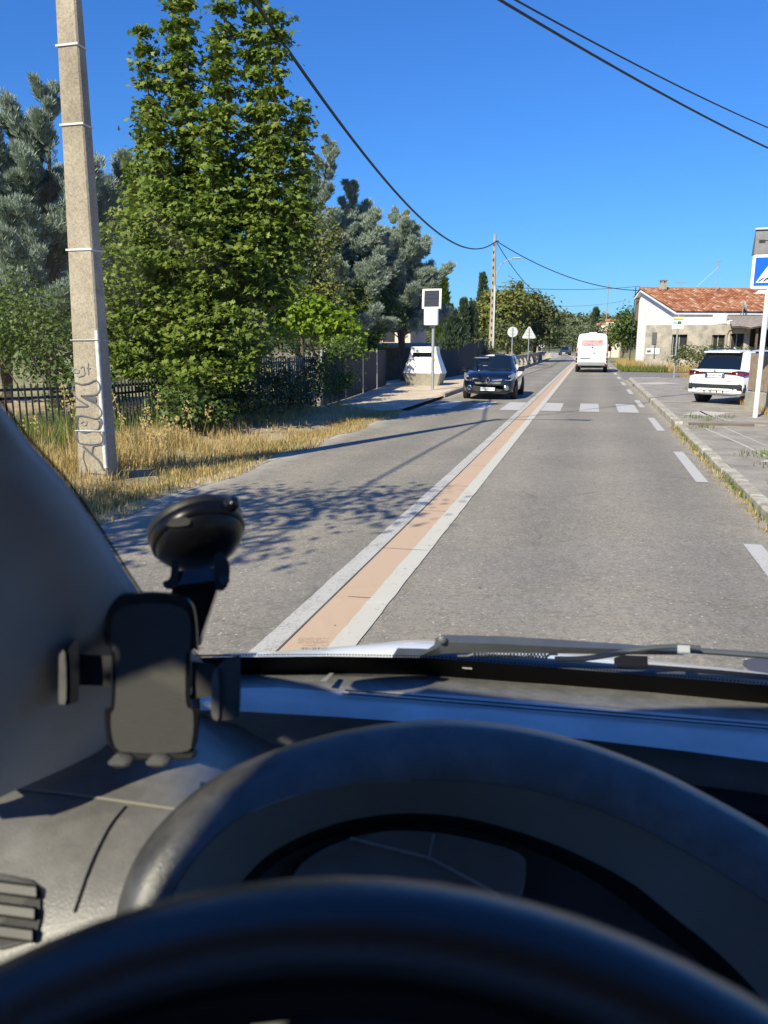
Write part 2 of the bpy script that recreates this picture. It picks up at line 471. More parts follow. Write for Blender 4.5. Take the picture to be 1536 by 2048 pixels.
structure(strip(-1.86, -1.70, -10, 200, .006, None, .12, .004), "worn_white_line", M['white_worn'])
structure(strip(-1.435, -1.28, -10, 200, .0075, None, .12, .004), "white_line", M['white_line'])
structure(strip(-1.70, -1.432, -10, 200, .005, None, .3, .004), "orange_band", M['orange'])
jm = MB()
for k in range(14):
    y = 3.6 + k * 1.55 + random.uniform(-.3, .3)
    x0 = random.choice((-1.70, -1.70, -1.6)); x1 = random.choice((-1.3, -1.435, -1.45))
    jm.add([(x0, y, .009), (x1, y + .01, .009), (x1, y + .018, .009), (x0, y + .006, .009)], [(0, 1, 2, 3)])
jm.add([(-1.712, -6, .0095), (-1.70, -6, .0095), (-1.70, 60, .0095), (-1.712, 60, .0095)], [(0, 1, 2, 3)])
structure(jm, "band_joints", M['joint'])
dm = MB()
for k in range(14):
    y = 4.35 + 6.38 * k - 6.38
    dm.add([(1.43, y, .006), (1.585, y, .006), (1.585, y + 3.05, .006), (1.43, y + 3.05, .006)], [(0, 1, 2, 3)])
structure(dm, "edge_line_dashes", M['zebra'])
zb = MB()
for x0, sk in ((-4.32, .0), (-3.33, .0), (-2.4, .0), (-1.27, 0), (-.24, 0), (.79, 0)):
    zb.add([(x0, 21.6, .005), (x0 + .53, 21.6, .005), (x0 + .53, 24.6, .005), (x0, 24.6, .005)], [(0, 1, 2, 3)])
structure(zb, "zebra_crossing", M['zebra'])
tar = MB()
tar.add([(-1.2, 21.45, .004), (1.8, 21.2, .004), (1.8, 21.22, .004), (-1.2, 21.47, .004)], [(0, 1, 2, 3)])
pts = [(1.1 + .16 * math.cos(a) * (1 + .2 * math.sin(3 * a)), 4.42 + .2 * math.sin(a), .004) for a in np.linspace(0, 2 * math.pi, 16)[:-1]]
tar.add(pts, [tuple(range(len(pts)))])
structure(tar, "tar_marks", pm("tar", (.07, .07, .085), .6))

# right pavement, in two levels with a low step between them
pv = MB()
pv.box((17.0, 4.0, .02), (30.0, 27.4, .14))          # z .09
structure(pv, "pavement", M['pavement'])
pv = MB()
pv.add([(2.0, 17.71, .135), (40, 17.71, .135), (40, 47, .135), (6, 43.2, .135), (2.0, 41.4, .135)], [(0, 1, 2, 3, 4)])
pv.add([(2.0, 17.71, .135), (40, 17.71, .135), (40, 17.71, -.05), (2, 17.71, -.05)], [(3, 2, 1, 0)])
pv.add([(2.0, 41.4, .135), (6, 43.2, .135), (40, 47, .135), (40, 47, -.05), (6, 43.2, -.05), (2.0, 41.4, -.05)], [(0, 1, 4, 5), (1, 2, 3, 4)])
structure(pv, "raised_pavement", M['pavement'])
def kerb(segs, w_, h, name, mat, jit=.006):
    mb = MB()
    for (x0, y0), (x1, y1) in segs:
        L = math.hypot(x1 - x0, y1 - y0); n = max(1, int(L / 1.0)); a = math.atan2(y1 - y0, x1 - x0)
        for i in range(n):
            t0 = (i + .5) / n
            c = (x0 + (x1 - x0) * t0, y0 + (y1 - y0) * t0)
            T = Matrix.Translation((c[0] + random.uniform(-jit, jit), c[1], 0)) @ Matrix.Rotation(a + random.uniform(-.006, .006), 4, 'Z')
            mb.box((0, 0, h / 2 - .05), (L / n - .012, w_, h + .1 + random.uniform(-jit, jit)), T, 0, .018)
    return structure(mb, name, mat)
kerb([((1.93, -8), (1.93, 17.6))], .16, .10, "kerb", M['kerb'], .012)
kerb([((1.93, 17.75), (1.93, 40.4)), ((1.97, 40.9), (3.4, 42.0))], .18, .15, "raised_kerb", M['kerb'])
st = MB(); st.box((2.75, 17.70, .085), (1.3, .06, .115), None, 0, .01)
structure(st, "pavement_step", pm("step_brown", (.13, .1, .085), .9))
pmk = MB()
def zig(pts, wd): pmk.ribbon([(x, y, .094 if y < 17.5 else .139) for x, y in pts], wd, (0, 0, 1))
zig([(3.05, 18.2), (2.75, 19.8), (2.72, 21.0)], .06)
zig([(2.3, 17.4), (2.6, 14.5), (2.75, 12.0), (2.9, 9.5), (3.0, 7)], .05)
zig([(2.75, 17.4), (2.95, 14.5), (3.25, 12.0), (3.6, 9)], .035)
zig([(2.55, 12.4), (3.1, 12.1)], .28)
zig([(2.45, 20.3), (3.1, 20.0)], 1.3)
zig([(2.3, 36), (3.2, 35.2)], 2.0)
structure(pmk, "pavement_marks", worn_paint("faded_marks", (.5, .48, .44), (.32, .3, .28), .56))
# left pavement beside the crossing
lp = MB()
lp.add([(-4.95, 20.2, .05), (-4.85, 27, .05), (-5.2, 40, .05), (-5.0, 105, .05), (-9.5, 105, .05), (-9.5, 20.4, .05), (-6.4, 18.9, .05)], [(0, 1, 2, 3, 4, 5, 6)])
structure(lp, "left_pavement", M['tan'])
kerb([((-4.88, 26.4), (-4.95, 34)), ((-5.05, 41), (-5.0, 100))], .16, .13, "left_kerb", M['plain_concrete'])
cp = MB(); cp.add([(-6.05, 22.9, .056), (-5.45, 22.9, .056), (-5.35, 24.3, .056), (-5.95, 24.3, .056)], [(0, 1, 2, 3)])
structure(cp, "pavement_patch", pm("pale_patch", (.62, .56, .42), .9))
gv = MB(); gv.loft([[(-4.72 + .05 * math.sin(i * 1.7), y, .003), (-5.05 + .1 * math.sin(i * 2.3), y + .1, .02)] for i, y in enumerate(np.linspace(2, 20.6, 30))])
structure(gv, "gravel_edge", concrete("gravel_dust", (.5, .45, .38), (.3, .25, .18), 3))
vb = MB()
xs = np.linspace(-30, -5.0, 22); ys = np.linspace(1, 20.3, 26)
vb.loft([[(x, y, -.02 + .14 * min(1, max(0, (-5.0 - x) / 1.5)) + .04 * math.sin(x * 3.1 + y * 1.7) * (x < -5.3)) for x in xs] for y in ys])
structure(vb, "verge", concrete("dry_earth", (.44, .345, .22), (.22, .17, .10), .5, .7), True)
fd = MB(); fd.add([(2.0, 56, -.02), (60, 53.5, -.02), (90, 230, -.02), (2.0, 230, -.02)], [(0, 1, 2, 3)])
structure(fd, "dry_field", M['field'])
lf = MB(); lf.add([(-9.5, 20, -.02), (-9.5, 110, -.02), (-90, 110, -.02), (-90, 20, -.02)], [(0, 1, 2, 3)])
structure(lf, "garden_ground", M['field'])
# hills
hb = MB(); rows = []
for y in np.linspace(200, 700, 18):
    r = []
    for x in np.linspace(-420, 420, 48):
        e = max(0.0, min(1.0, (y - 215) / 210.0)); e = e * e * (3 - 2 * e)
        h = 9.0 + 5.0 * math.exp(-((x + 40) / 40) ** 2) + 2.5 * math.sin(x * .03 + 1) + 30 * max(0, min(1, (-x - 70) / 250)) + 10 * max(0, min(1, (x - 90) / 200))
        r.append((x, y, -.1 + h * e))
    rows.append(r)
hb.loft(rows)
structure(hb, "hill", M['hill'], True)
def hill_z(x, y):
    e = np.clip((y - 215) / 210.0, 0, 1); e = e * e * (3 - 2 * e)
    h = 9.0 + 5.0 * np.exp(-((x + 40) / 40) ** 2) + 2.5 * np.sin(x * .03 + 1) + 30 * np.clip((-x - 70) / 250, 0, 1) + 10 * np.clip((x - 90) / 200, 0, 1)
    return -.1 + h * e

# ------------------------------------------------------------------ vegetation
LEAF = np.array([(0, -.5, 0), (.42, -.1, .06), (.2, .05, 0), (.0, .55, .05), (-.2, .05, 0), (-.42, -.1, .06)], float)
LEAF_F = np.array([(0, 1, 2), (0, 2, 4), (2, 3, 4), (0, 4, 5)])
MAPLE = np.array([(0, -.45, 0), (.30, -.28, .03), (.16, -.08, .0), (.5, .06, -.05), (.2, .14, 0), (0, .55, -.06), (-.2, .14, 0), (-.5, .06, -.05), (-.16, -.08, 0), (-.30, -.28, .03)], float)
MAPLE_F = np.array([(0, 1, 2), (2, 3, 4), (4, 5, 6), (6, 7, 8), (8, 9, 0), (0, 2, 8), (2, 4, 6), (2, 6, 8)])
QUAD = np.array([(-.5, -.35, 0), (.5, -.4, .1), (.4, .4, -.05), (-.45, .35, .1)], float)
QUAD_F = np.array([(0, 1, 2), (0, 2, 3)])
def tuft_template(n, rng, spread=.6, wd=.09):
    V = []; F = []
    for i in range(n):
        a = rng.uniform(0, 2 * math.pi); e = spread * math.sqrt(rng.uniform(0, 1))
        d = np.array([math.sin(e) * math.cos(a), math.sin(e) * math.sin(a), math.cos(e)])
        s_ = unit(np.cross(d, rng.normal(size=3))); L = rng.uniform(.6, 1.0); b0 = d * rng.uniform(0, .25)
        k = len(V)
        V += [b0 - s_ * wd * .4, b0 + s_ * wd * .4, b0 + d * L * .6 + s_ * wd, b0 + d * L, b0 + d * L * .6 - s_ * wd]
        F += [(k, k + 1, k + 2), (k, k + 2, k + 4), (k + 2, k + 3, k + 4)]
    return np.array(V), np.array(F)

def branch_mesh(mb, p0, p1, r0, r1, rng, n=5, wob=.06):
    p0 = np.array(p0, float); p1 = np.array(p1, float); L = np.linalg.norm(p1 - p0); pts = []
    for i in range(n + 1):
        t = i / n; q = p0 + (p1 - p0) * t
        if 0 < i < n: q = q + rng.normal(size=3) * wob * L
        pts.append(tuple(q))
    mb.tube(pts, [r0 + (r1 - r0) * i / n for i in range(n + 1)], 6)
    return pts

def maple(base, tops, label, seed, skirt):
    rng = np.random.default_rng(seed)
    o = thing("maple_tree", label, "tree", base)
    tr = MB(); b = np.array(base, float)
    trunk_top = b + np.array([0, 0, 1.3])
    tr.tube([tuple(b), tuple(b + [.02, 0, .6]), tuple(trunk_top)], [.2, .16, .14], 8)
    P = []; Z = []
    for (tx, ty, tz, rmax) in tops:
        top = np.array([tx, ty, tz])
        mid = b + (top - b) * np.array([.75, .75, .38]) + [0, 0, .2]
        ctrl = [trunk_top, b + (top - b) * np.array([.4, .4, .22]) + [0, 0, .5], mid, b + (top - b) * np.array([.95, .95, .68]), top]
        ts = np.linspace(0, 4, 33); path = []
        for t in ts:
            i = min(3, int(t)); f = t - i; path.append(ctrl[i] * (1 - f) + ctrl[i + 1] * f)
        path = np.array(path)
        for _ in range(3): path[1:-1] = (path[:-2] + path[2:] + 2 * path[1:-1]) / 4
        tr.tube([tuple(q) for q in path[::3]], list(np.linspace(.085, .008, len(path[::3]))), 6)
        n = int(430 * (tz / 8.5) * (rmax / .9) ** .8)
        for k in range(n):          # leafy side sprays off the leader
            u = rng.uniform(.10 if tx < -6.7 else .36, 1) ** .8
            q = path[int(u * 32)]
            z = (q[2] - b[2]) / (tz - b[2])
            r = rmax * (max(.0, 1 - z) ** 1.02) * (.55 + .45 * min(1, z * 5)) + .12
            a = rng.uniform(0, 2 * math.pi); d = np.array([math.cos(a), math.sin(a), rng.uniform(.05, .55)])
            L = r * rng.uniform(.45, 1.1)
            m_ = int(6 + L * 13)
            for j in range(m_):
                f = rng.uniform(.25, 1.02)
                pp = q + d * L * f + rng.normal(size=3) * np.array([.09, .09, .035]) * (.5 + f) - np.array([0, 0, .16 * f * f])
                P.append(pp); Z.append(np.array([d[0] * .5, d[1] * .5, .75]) + rng.normal(size=3) * .4)
    for (cx, cy, cz, rx, ry, rz, n) in skirt:
        for k in range(n):
            c = np.array([cx, cy, cz]) + unit(rng.normal(size=3)) * np.array([rx, ry, rz]) * rng.uniform(.35, 1) ** .5
            for j in range(18):
                P.append(c + rng.normal(size=3) * np.array([.16, .16, .05])); Z.append(np.array([0, -.3, .8]) + rng.normal(size=3) * .45)
    P = np.array(P); Z = np.array(Z)
    keep = P[:, 2] > .05; P = P[keep]; Z = Z[keep]
    sz = rng.uniform(.08, .165, len(P))
    V, F = scatter(P, Z, MAPLE, MAPLE_F, sz, rng)
    tr.build("trunk", M['bark_grey'], o, True)
    fast_mesh("crown", V, F, M['maple_leaf'], o)
    return o

def leafy(name, label, base, blobs, mat, seed, leaf=.1, n=4000, cat="tree", group=None, trunk=.12, bark='bark', tmpl=(LEAF, LEAF_F), clump=12, cl_r=.16):
    """blobs: (x,y,z, rx,ry,rz) ellipsoids; leaves in clumps near their surfaces"""
    rng = np.random.default_rng(seed)
    o = thing(name, label, cat, base, 0, group)
    tr = MB(); b = np.array(base, float)
    vol = np.array([q[3] * q[5] for q in blobs]); vol = vol / vol.sum()
    zs = [q[2] for q in blobs]
    if trunk:
        top = b.copy(); top[2] = max(b[2] + .5, np.mean(zs)); top[0] = np.mean([q[0] for q in blobs]); top[1] = np.mean([q[1] for q in blobs])
        tr.tube([tuple(b - [0, 0, .1]), tuple(b * .7 + top * .3), tuple(top)], [trunk, trunk * .8, trunk * .5], 7)
        for q in blobs:
            branch_mesh(tr, b * .5 + top * .5, (q[0], q[1], q[2] + q[5] * .3), trunk * .45, trunk * .1, rng)
            for k in range(5):
                d = unit(rng.normal(size=3)) * np.array(q[3:6]) * .8
                branch_mesh(tr, q[:3], np.array(q[:3]) + d, trunk * .2, .012, rng, 3)
    P = []; Z = []
    for q, f in zip(blobs, vol):
        m_ = max(4, int(n * f / clump)); c = np.array(q[:3]); r = np.array(q[3:6])
        d = unit(rng.normal(size=(m_, 3)))
        d[:, 2] = np.where(d[:, 2] < -.4, -d[:, 2] * .6, d[:, 2]); d = unit(d)
        lump = 1 + .22 * np.sin(d[:, 0] * 5 + q[0]) * np.cos(d[:, 2] * 6 + q[1])
        rr = (rng.uniform(.25, 1.0, m_) ** .45) * lump
        ct = c + d * r * rr[:, None]
        for i in range(m_):
            off = rng.normal(size=(clump, 3)) * cl_r * np.array([1, 1, .6])
            P.append(ct[i] + off); Z.append(d[i] * .7 + np.array([0, -.1, .5]) + rng.normal(size=(clump, 3)) * .55)
    P = np.concatenate(P); Z = np.concatenate(Z)
    k = P[:, 2] > b[2] - .02; P = P[k]; Z = Z[k]
    V, F = scatter(P, Z, tmpl[0], tmpl[1], rng.uniform(.65, 1.25, len(P)) * leaf, rng)
    if trunk: tr.build("trunk", M[bark], o, True)
    fast_mesh("crown", V, F, mat, o)
    return o

def cedar(label, base, H, Wd, seed, tufts=2600, size=.42,  group=None, lean=0.0, mat='cedar_leaf', low=.16, name="blue_cedar"):
    rng = np.random.default_rng(seed)
    o = thing(name, label, "tree", base, 0, group)
    T, TF = tuft_template(16, rng, .8, .036)
    tufts = int(tufts * 9); size = size * .39
    tr = MB(); b = np.array(base, float)
    stems = []
    nst = 3
    for s_ in range(nst):
        top = b + np.array([rng.normal() * Wd * .22 + lean, rng.normal() * Wd * .15, H * (1 if s_ == 0 else rng.uniform(.78, .95))])
        pts = [b + (top - b) * np.array([t ** 1.3, t ** 1.3, t]) for t in np.linspace(0, 1, 9)]
        tr.tube([tuple(p) for p in pts], list(np.linspace(.16 if s_ == 0 else .1, .015, 9)), 7)
        stems.append(np.array(pts))
    P = []; Z = []
    nb = 84
    for k in range(nb):
        pts = stems[k % nst]
        u = low + (1 - low) * (k + rng.uniform(0, 1)) / nb
        i = u * 8; i0 = min(7, int(i)); q = pts[i0] * (1 - (i - i0)) + pts[i0 + 1] * (i - i0)
        L = Wd * (.95 * (1 - u) ** .75 + .1) * rng.uniform(.65, 1.15)
        a = rng.uniform(0, 2 * math.pi); el = rng.uniform(.25, .8) + .35 * u
        d = np.array([math.cos(a) * math.cos(el), math.sin(a) * math.cos(el), math.sin(el)])
        e = q + d * L
        bp = np.array(branch_mesh(tr, q, e, .035 * (1.2 - u), .008, rng, 5, .05))
        m_ = int(tufts / nb * (L / (Wd * .6) + .25))
        for j in range(m_):
            t = rng.uniform(.28, 1.0) ** .75
            i = t * 5; i0 = min(4, int(i)); p = bp[i0] * (1 - (i - i0)) + bp[i0 + 1] * (i - i0)
            side = unit(rng.normal(size=3)) * rng.uniform(.05, .45) * min(1, L * .5) * (1.15 - .6 * t)
            P.append(p + side); Z.append(d * .6 + np.array([0, 0, .7]) + side * .9 + rng.normal(size=3) * .18)
    for pts in stems:
        for j in range(60):
            t = rng.uniform(.72, 1.02); i = min(t, 1) * 8; i0 = min(7, int(i)); p = pts[i0] * (1 - (i - i0)) + pts[i0 + 1] * (i - i0)
            side = rng.normal(size=3) * .28 * (1.15 - t); P.append(p + side); Z.append(np.array([side[0], side[1], .9]))
    P = np.array(P); Z = np.array(Z)
    V, F = scatter(P, Z, T, TF, rng.uniform(.7, 1.25, len(P)) * size, rng)
    tr.build("trunk", M['bark'], o, True)
    fast_mesh("crown", V, F, M[mat], o)
    return o

def cypress(label, base, H, r, seed, group, n=1500, size=.4, mat='cypress_leaf'):
    rng = np.random.default_rng(seed)
    o = thing("cypress_tree", label, "tree", base, 0, group)
    T, TF = tuft_template(7, rng, .45, .09)
    b = np.array(base, float)
    tr = MB(); tr.tube([tuple(b), tuple(b + [0, 0, H * .5]), tuple(b + [0, 0, H * .95])], [.13, .09, .02], 6)
    u = rng.uniform(.03, 1, n); a = rng.uniform(0, 2 * math.pi, n)
    prof = np.minimum(1, u * 6) * (1 - u) ** .55
    lump = 1 + .18 * np.sin(a * 3 + u * 9)
    R_ = r * prof * lump * rng.uniform(.55, 1.05, n) + .03
    P = b + np.stack([np.cos(a) * R_, np.sin(a) * R_, u * H], 1)
    Z = np.stack([np.cos(a) * .35, np.sin(a) * .35, np.ones(n)], 1) + rng.normal(size=(n, 3)) * .12
    V, F = scatter(P, Z, T, TF, rng.uniform(.7, 1.2, n) * size, rng)
    tr.build("trunk", M['bark'], o, True)
    fast_mesh("crown", V, F, M[mat], o)
    return o

BLADE = np.array([(-.5, 0, 0), (.5, 0, 0), (.38, .12, .55), (-.38, .12, .55), (0, .42, 1)], float)
BLADE_F = np.array([(0, 1, 2), (0, 2, 3), (3, 2, 4)])
def blades(name, P, h, mat, seed, wd=.012, lean=.35, kind='stuff'):
    rng = np.random.default_rng(seed); n = len(P)
    a = rng.uniform(0, 2 * math.pi, n)
    X = np.stack([np.cos(a), np.sin(a), np.zeros(n)], 1); Y = np.stack([-np.sin(a), np.cos(a), np.zeros(n)], 1)
    ln = rng.uniform(0, lean * 2, n)
    V = (BLADE[None, :, 0:1] * X[:, None] * wd * rng.uniform(.6, 1.4, n)[:, None, None]
         + BLADE[None, :, 1:2] * Y[:, None] * (h * ln)[:, None, None] * 1.6
         + np.array([0, 0, 1.0])[None, None] * BLADE[None, :, 2:3] * (h * (1 - ln * .35))[:, None, None]) + P[:, None]
    F = (BLADE_F[None] + (np.arange(n) * 5)[:, None, None]).reshape(-1, 3)
    o = fast_mesh(name, V.reshape(-1, 3), F, mat)
    return tag(o, kind=kind)

# big maple beside the near pole
tops = [(-8.85, 15.0, 8.15, 1.05), (-8.35, 15.3, 9.0, 1.0), (-7.95, 15.0, 8.6, .95), (-7.5, 15.4, 8.0, .95), (-7.05, 14.9, 9.1, .95), (-6.55, 15.2, 8.6, .9), (-6.05, 15.0, 8.15, .8),
        (-9.35, 15.1, 5.6, .95), (-5.7, 15.3, 6.6, .95), (-7.2, 14.4, 6.3, .9), (-8.3, 14.3, 6.4, .95)]
sk = [(-9.0, 14.6, 3.3, 1.0, .9, 1.5, 190), (-7.9, 14.2, 3.4, 1.1, .8, 1.5, 200), (-7.0, 14.8, 3.6, .9, .9, 1.3, 170), (-8.6, 14.2, 1.7, 1.0, .8, .9, 130),
      (-7.2, 14.0, 1.7, .9, .7, .9, 120), (-7.0, 14.5, 1.9, .7, .7, .9, 90), (-7.7, 13.7, .75, .6, .5, .6, 60)]
maple((-7.7, 15.0, .05), tops, "tall leafy maple with upright shoots beside the near concrete pole", 11, sk)
# tree to the left of the frame edge whose shade falls on the road
leafy("roadside_tree", "leafy tree just out of view at left casting dappled shade on the road", (-8.2, .2, .05),
      [(-6.9, 1.6, 4.4, 1.1, 1.2, .8), (-5.9, 2.2, 4.9, 1.1, .9, .55), (-5.1, 1.7, 5.4, 1.1, .7, .4), (-5.6, .6, 4.9, 1.0, .9, .5), (-4.6, 2.4, 5.6, .7, .5, .25), (-7.6, 0, 5.6, 1.4, 1.2, 1.0)], M['mid_leaf'], 5, .12, 4200, trunk=.16, clump=14, cl_r=.24)
# blue cedars
cedar("tall blue grey cedar left of the near concrete pole", (-13.7, 17.6, 0), 7.7, 3.5, 21, 3600, .46)
cedar("blue cedar at the left edge behind the fence", (-16.2, 18.8, 0), 6.8, 3.2, 22, 2800, .46)
cedar("blue cedar crown showing behind the top right of the maple", (-12.6, 33.0, 0), 10.9, 3.4, 23, 3000, .55)
cedar("broad spreading blue cedar behind the solar sign, taller left one", (-10.9, 34.0, 0), 8.5, 4.3, 24, 3600, .55)
cedar("open blue cedar right of the solar sign tree with bare stem", (-8.8, 37.0, 0), 7.5, 3.8, 25, 3200, .55, low=.28)
cedar("dark blue cedar between the near pole and the maple", (-12.2, 20.5, 0), 7.2, 2.8, 26, 2200, .46)
# lower greenery behind the fences
leafy("shrub_tree", "yellow green young tree right of the maple", (-9.8, 28.0, 0), [(-9.95, 28, 4.9, .85, .7, 1.7), (-9.7, 28, 3.1, 1.1, .8, 1.3)], M['olive_leaf'], 31, .13, 2600)
leafy("shrub_tree", "dark bushy tree right behind the maple", (-10.6, 28.0, 0), [(-11.0, 28.0, 4.6, 1.5, .9, 2.0), (-10.3, 28.4, 2.8, 1.3, .9, 1.6)], M['dark_leaf'], 32, .13, 4200)
leafy("vine", "sunlit bright green vine heaped over the grey fence", (-9.0, 25.2, 0), [(-10.0, 25.0, 2.35, .8, .5, .95), (-9.1, 25.3, 2.5, .9, .5, .95), (-8.35, 25.6, 2.2, .75, .5, .85), (-8.1, 25.9, 1.6, .6, .4, .6)], M['bright_leaf'], 33, .19, 4200, "plant", trunk=.05, clump=8, cl_r=.14)
leafy("shrub_tree", "bright green shoots left of the solar sign", (-9.6, 33.5, 0), [(-10.0, 33.4, 3.1, 1.0, .8, 1.5), (-9.0, 34.5, 2.9, .8, .6, 1.3), (-9.6, 33.4, 1.7, 1.0, .7, 1.1)], M['mid_leaf'], 34, .14, 3400)
leafy("shrub_tree", "dark green tree behind the dark fence panels", (-11.0, 32.0, 0), [(-11.3, 32, 2.8, 1.6, 1, 1.9), (-10.6, 29, 2.4, 1.2, 1, 1.8)], M['dark_leaf'], 35, .15, 3000)
leafy("shrub", "green shrub inside the black fence left of the pole", (-9.8, 13.0, 0), [(-10.2, 13.2, 1.5, .9, .7, 1.3), (-9.4, 13.0, .8, .8, .6, .7), (-11.2, 13.4, 2.0, .9, .7, 1.2)], M['mid_leaf'], 36, .09, 4200, "shrub", trunk=.05)
leafy("shrub", "broad green bush at the left edge behind the fence", (-12.4, 14.0, 0), [(-12.2, 14.0, 1.7, 1.1, .8, 1.6), (-13.4, 14.2, 1.6, 1.1, .8, 1.5)], M['mid_leaf'], 37, .09, 3000, "shrub", trunk=.05)
leafy("shrub", "low pale green shrub at the foot of the maple", (-7.25, 13.0, 0), [(-7.3, 13.0, .55, .55, .45, .55), (-6.9, 13.5, .35, .4, .35, .35)], M['mid_leaf'], 38, .1, 1100, "shrub", trunk=.03)
leafy("shrub", "dark scrubby shrub on the bank below the grey fence", (-7.0, 16.0, 0), [(-7.0, 16.2, .7, .7, .9, .7), (-6.9, 17.4, .6, .5, .8, .6)], M['dark_leaf'], 39, .09, 1900, "shrub", trunk=.03)
leafy("shrub", "ivy clump hanging on the post right of the grey fence", (-7.25, 20.9, 0), [(-7.1, 20.7, .7, .28, .25, .75)], M['mid_leaf'], 40, .09, 700, "shrub", trunk=.03)
leafy("shrub", "dark laurel filling in behind the black fence", (-9.5, 16.8, 0), [(-9.6, 16.8, 1.5, 1.6, .6, 1.5), (-12.5, 16.8, 1.6, 1.8, .6, 1.6), (-9.1, 19.5, 1.25, .8, 1.3, 1.25), (-8.5, 18, .95, .5, 1.2, .95), (-9.3, 22.5, 1.25, .8, 1.4, 1.2), (-11.5, 21, 1.6, 1.5, 1.2, 1.5)], M['dark_leaf'], 47, .12, 9000, "shrub", trunk=.05)
# trees round the far pole
leafy("oak_tree", "yellow green oak left of the far concrete pole", (-10.6, 78, 0), [(-11.0, 78, 3.4, 2.2, 2, 2.6), (-9.2, 78, 4.6, 2.0, 1.8, 2.5), (-7.7, 79, 5.0, 1.9, 1.8, 2.4), (-9.4, 77, 2.2, 2.8, 1.6, 1.8)], M['olive_leaf'], 51, .34, 7500, group=None, trunk=.22, cl_r=.4)
leafy("oak_tree", "dark rounded oak beside the far end of the road", (-6.0, 84, 0), [(-6.9, 84, 5.0, 2.0, 2, 2.2), (-5.3, 85, 4.6, 1.8, 1.8, 2.3), (-4.3, 86, 3.6, 1.3, 1.5, 1.8), (-6.0, 83, 2.4, 2.4, 1.8, 2.0), (-4.6, 86, 2.4, 1.4, 1.4, 1.8)], M['oak_leaf'], 52, .34, 7500, trunk=.22, cl_r=.4)
leafy("oak_tree", "grey green bush in front of the oaks by the road signs", (-7.2, 68, 0), [(-7.6, 68, 2.0, 1.5, 1.2, 1.8), (-6.3, 70, 1.7, 1.2, 1.0, 1.5)], M['oak_leaf'], 53, .24, 2600, trunk=.1, cl_r=.3)
leafy("shrub", "bright green bush behind the triangular road sign", (-6.2, 76, 0), [(-6.4, 76, 1.6, .9, .8, 1.4)], M['mid_leaf'], 54, .2, 900, "shrub", trunk=.06, cl_r=.25)
leafy("shrub", "grey green bush hiding the foot of the far concrete pole", (-7.1, 52.5, 0), [(-7.4, 52.5, 1.1, .9, .8, 1.2), (-6.5, 53.6, .8, .6, .6, .9)], M['oak_leaf'], 55, .16, 1500, "shrub", trunk=.05, cl_r=.2)
leafy("shrub", "leafy green shrub pushing through the dark fence left of the cabin", (-7.35, 22.4, 0), [(-7.4, 22.2, 1.5, .35, .7, .45), (-7.3, 22.9, .55, .3, .5, .5), (-7.55, 24.2, 1.6, .35, .6, .4)], M['mid_leaf'], 48, .1, 1700, "shrub", trunk=.03)
leafy("shrub", "dark tangled scrub on the bank beside the grey pickets", (-6.95, 18.8, 0), [(-7.0, 18.6, .5, .4, .7, .5), (-7.1, 19.6, 1.1, .3, .5, .5), (-7.0, 15.0, .5, .6, .6, .5)], M['dark_leaf'], 49, .09, 2200, "shrub", trunk=.03)
cypress("olive green cypress right behind the solar sign", (-9.35, 50, 0), 5.7, .5, 61, "cypresses along the left side", mat='mid_leaf')
cypress("dark cypress left of the two slim cypresses", (-10.7, 60, 0), 4.5, .8, 62, "cypresses along the left side")
cypress("dark twin cypress, left of the pair beyond the solar sign", (-9.75, 61, 0), 5.0, .6, 63, "cypresses along the left side")
cypress("dark twin cypress, right of the pair beyond the solar sign", (-9.2, 62, 0), 4.8, .55, 64, "cypresses along the left side")
cypress("slim pointed cypress rising left of the far pole", (-12.95, 95, 0), 9.7, 1.0, 65, "cypresses along the left side", 1100, .6)
cypress("slim cypress peeping above the oaks right of the far pole", (-9.95, 110, 0), 9.8, 1.1, 66, "cypresses along the left side", 1100, .6)
cypress("broad dark cypress above the dark netting", (-8.3, 48, 0), 3.6, .9, 67, "cypresses along the left side", 1100)
# right side, far
leafy("tree", "green tree against the far end of the white house", (2.9, 84, 0), [(2.6, 84, 2.2, 1.5, 1.4, 2.2), (3.6, 83, 3.6, 1.3, 1.3, 2.0), (4.6, 84, 2.4, 1.5, 1.4, 2.4)], M['mid_leaf'], 71, .28, 3600, trunk=.15, cl_r=.35)
leafy("hedge", "green hedge in front of the bare concrete annex", (6.6, 44.0, .1), [(5.0, 45.5, .95, .7, .6, .85), (6.2, 44.6, 1.05, .9, .6, .7), (7.6, 43.6, 1.0, .9, .6, .65), (9.2, 43.0, .95, 1.0, .6, .7), (10.6, 42.6, 1.0, .9, .6, .7)], M['oak_leaf'], 72, .14, 3600, "hedge", trunk=.04, cl_r=.2)
rng = np.random.default_rng(90)
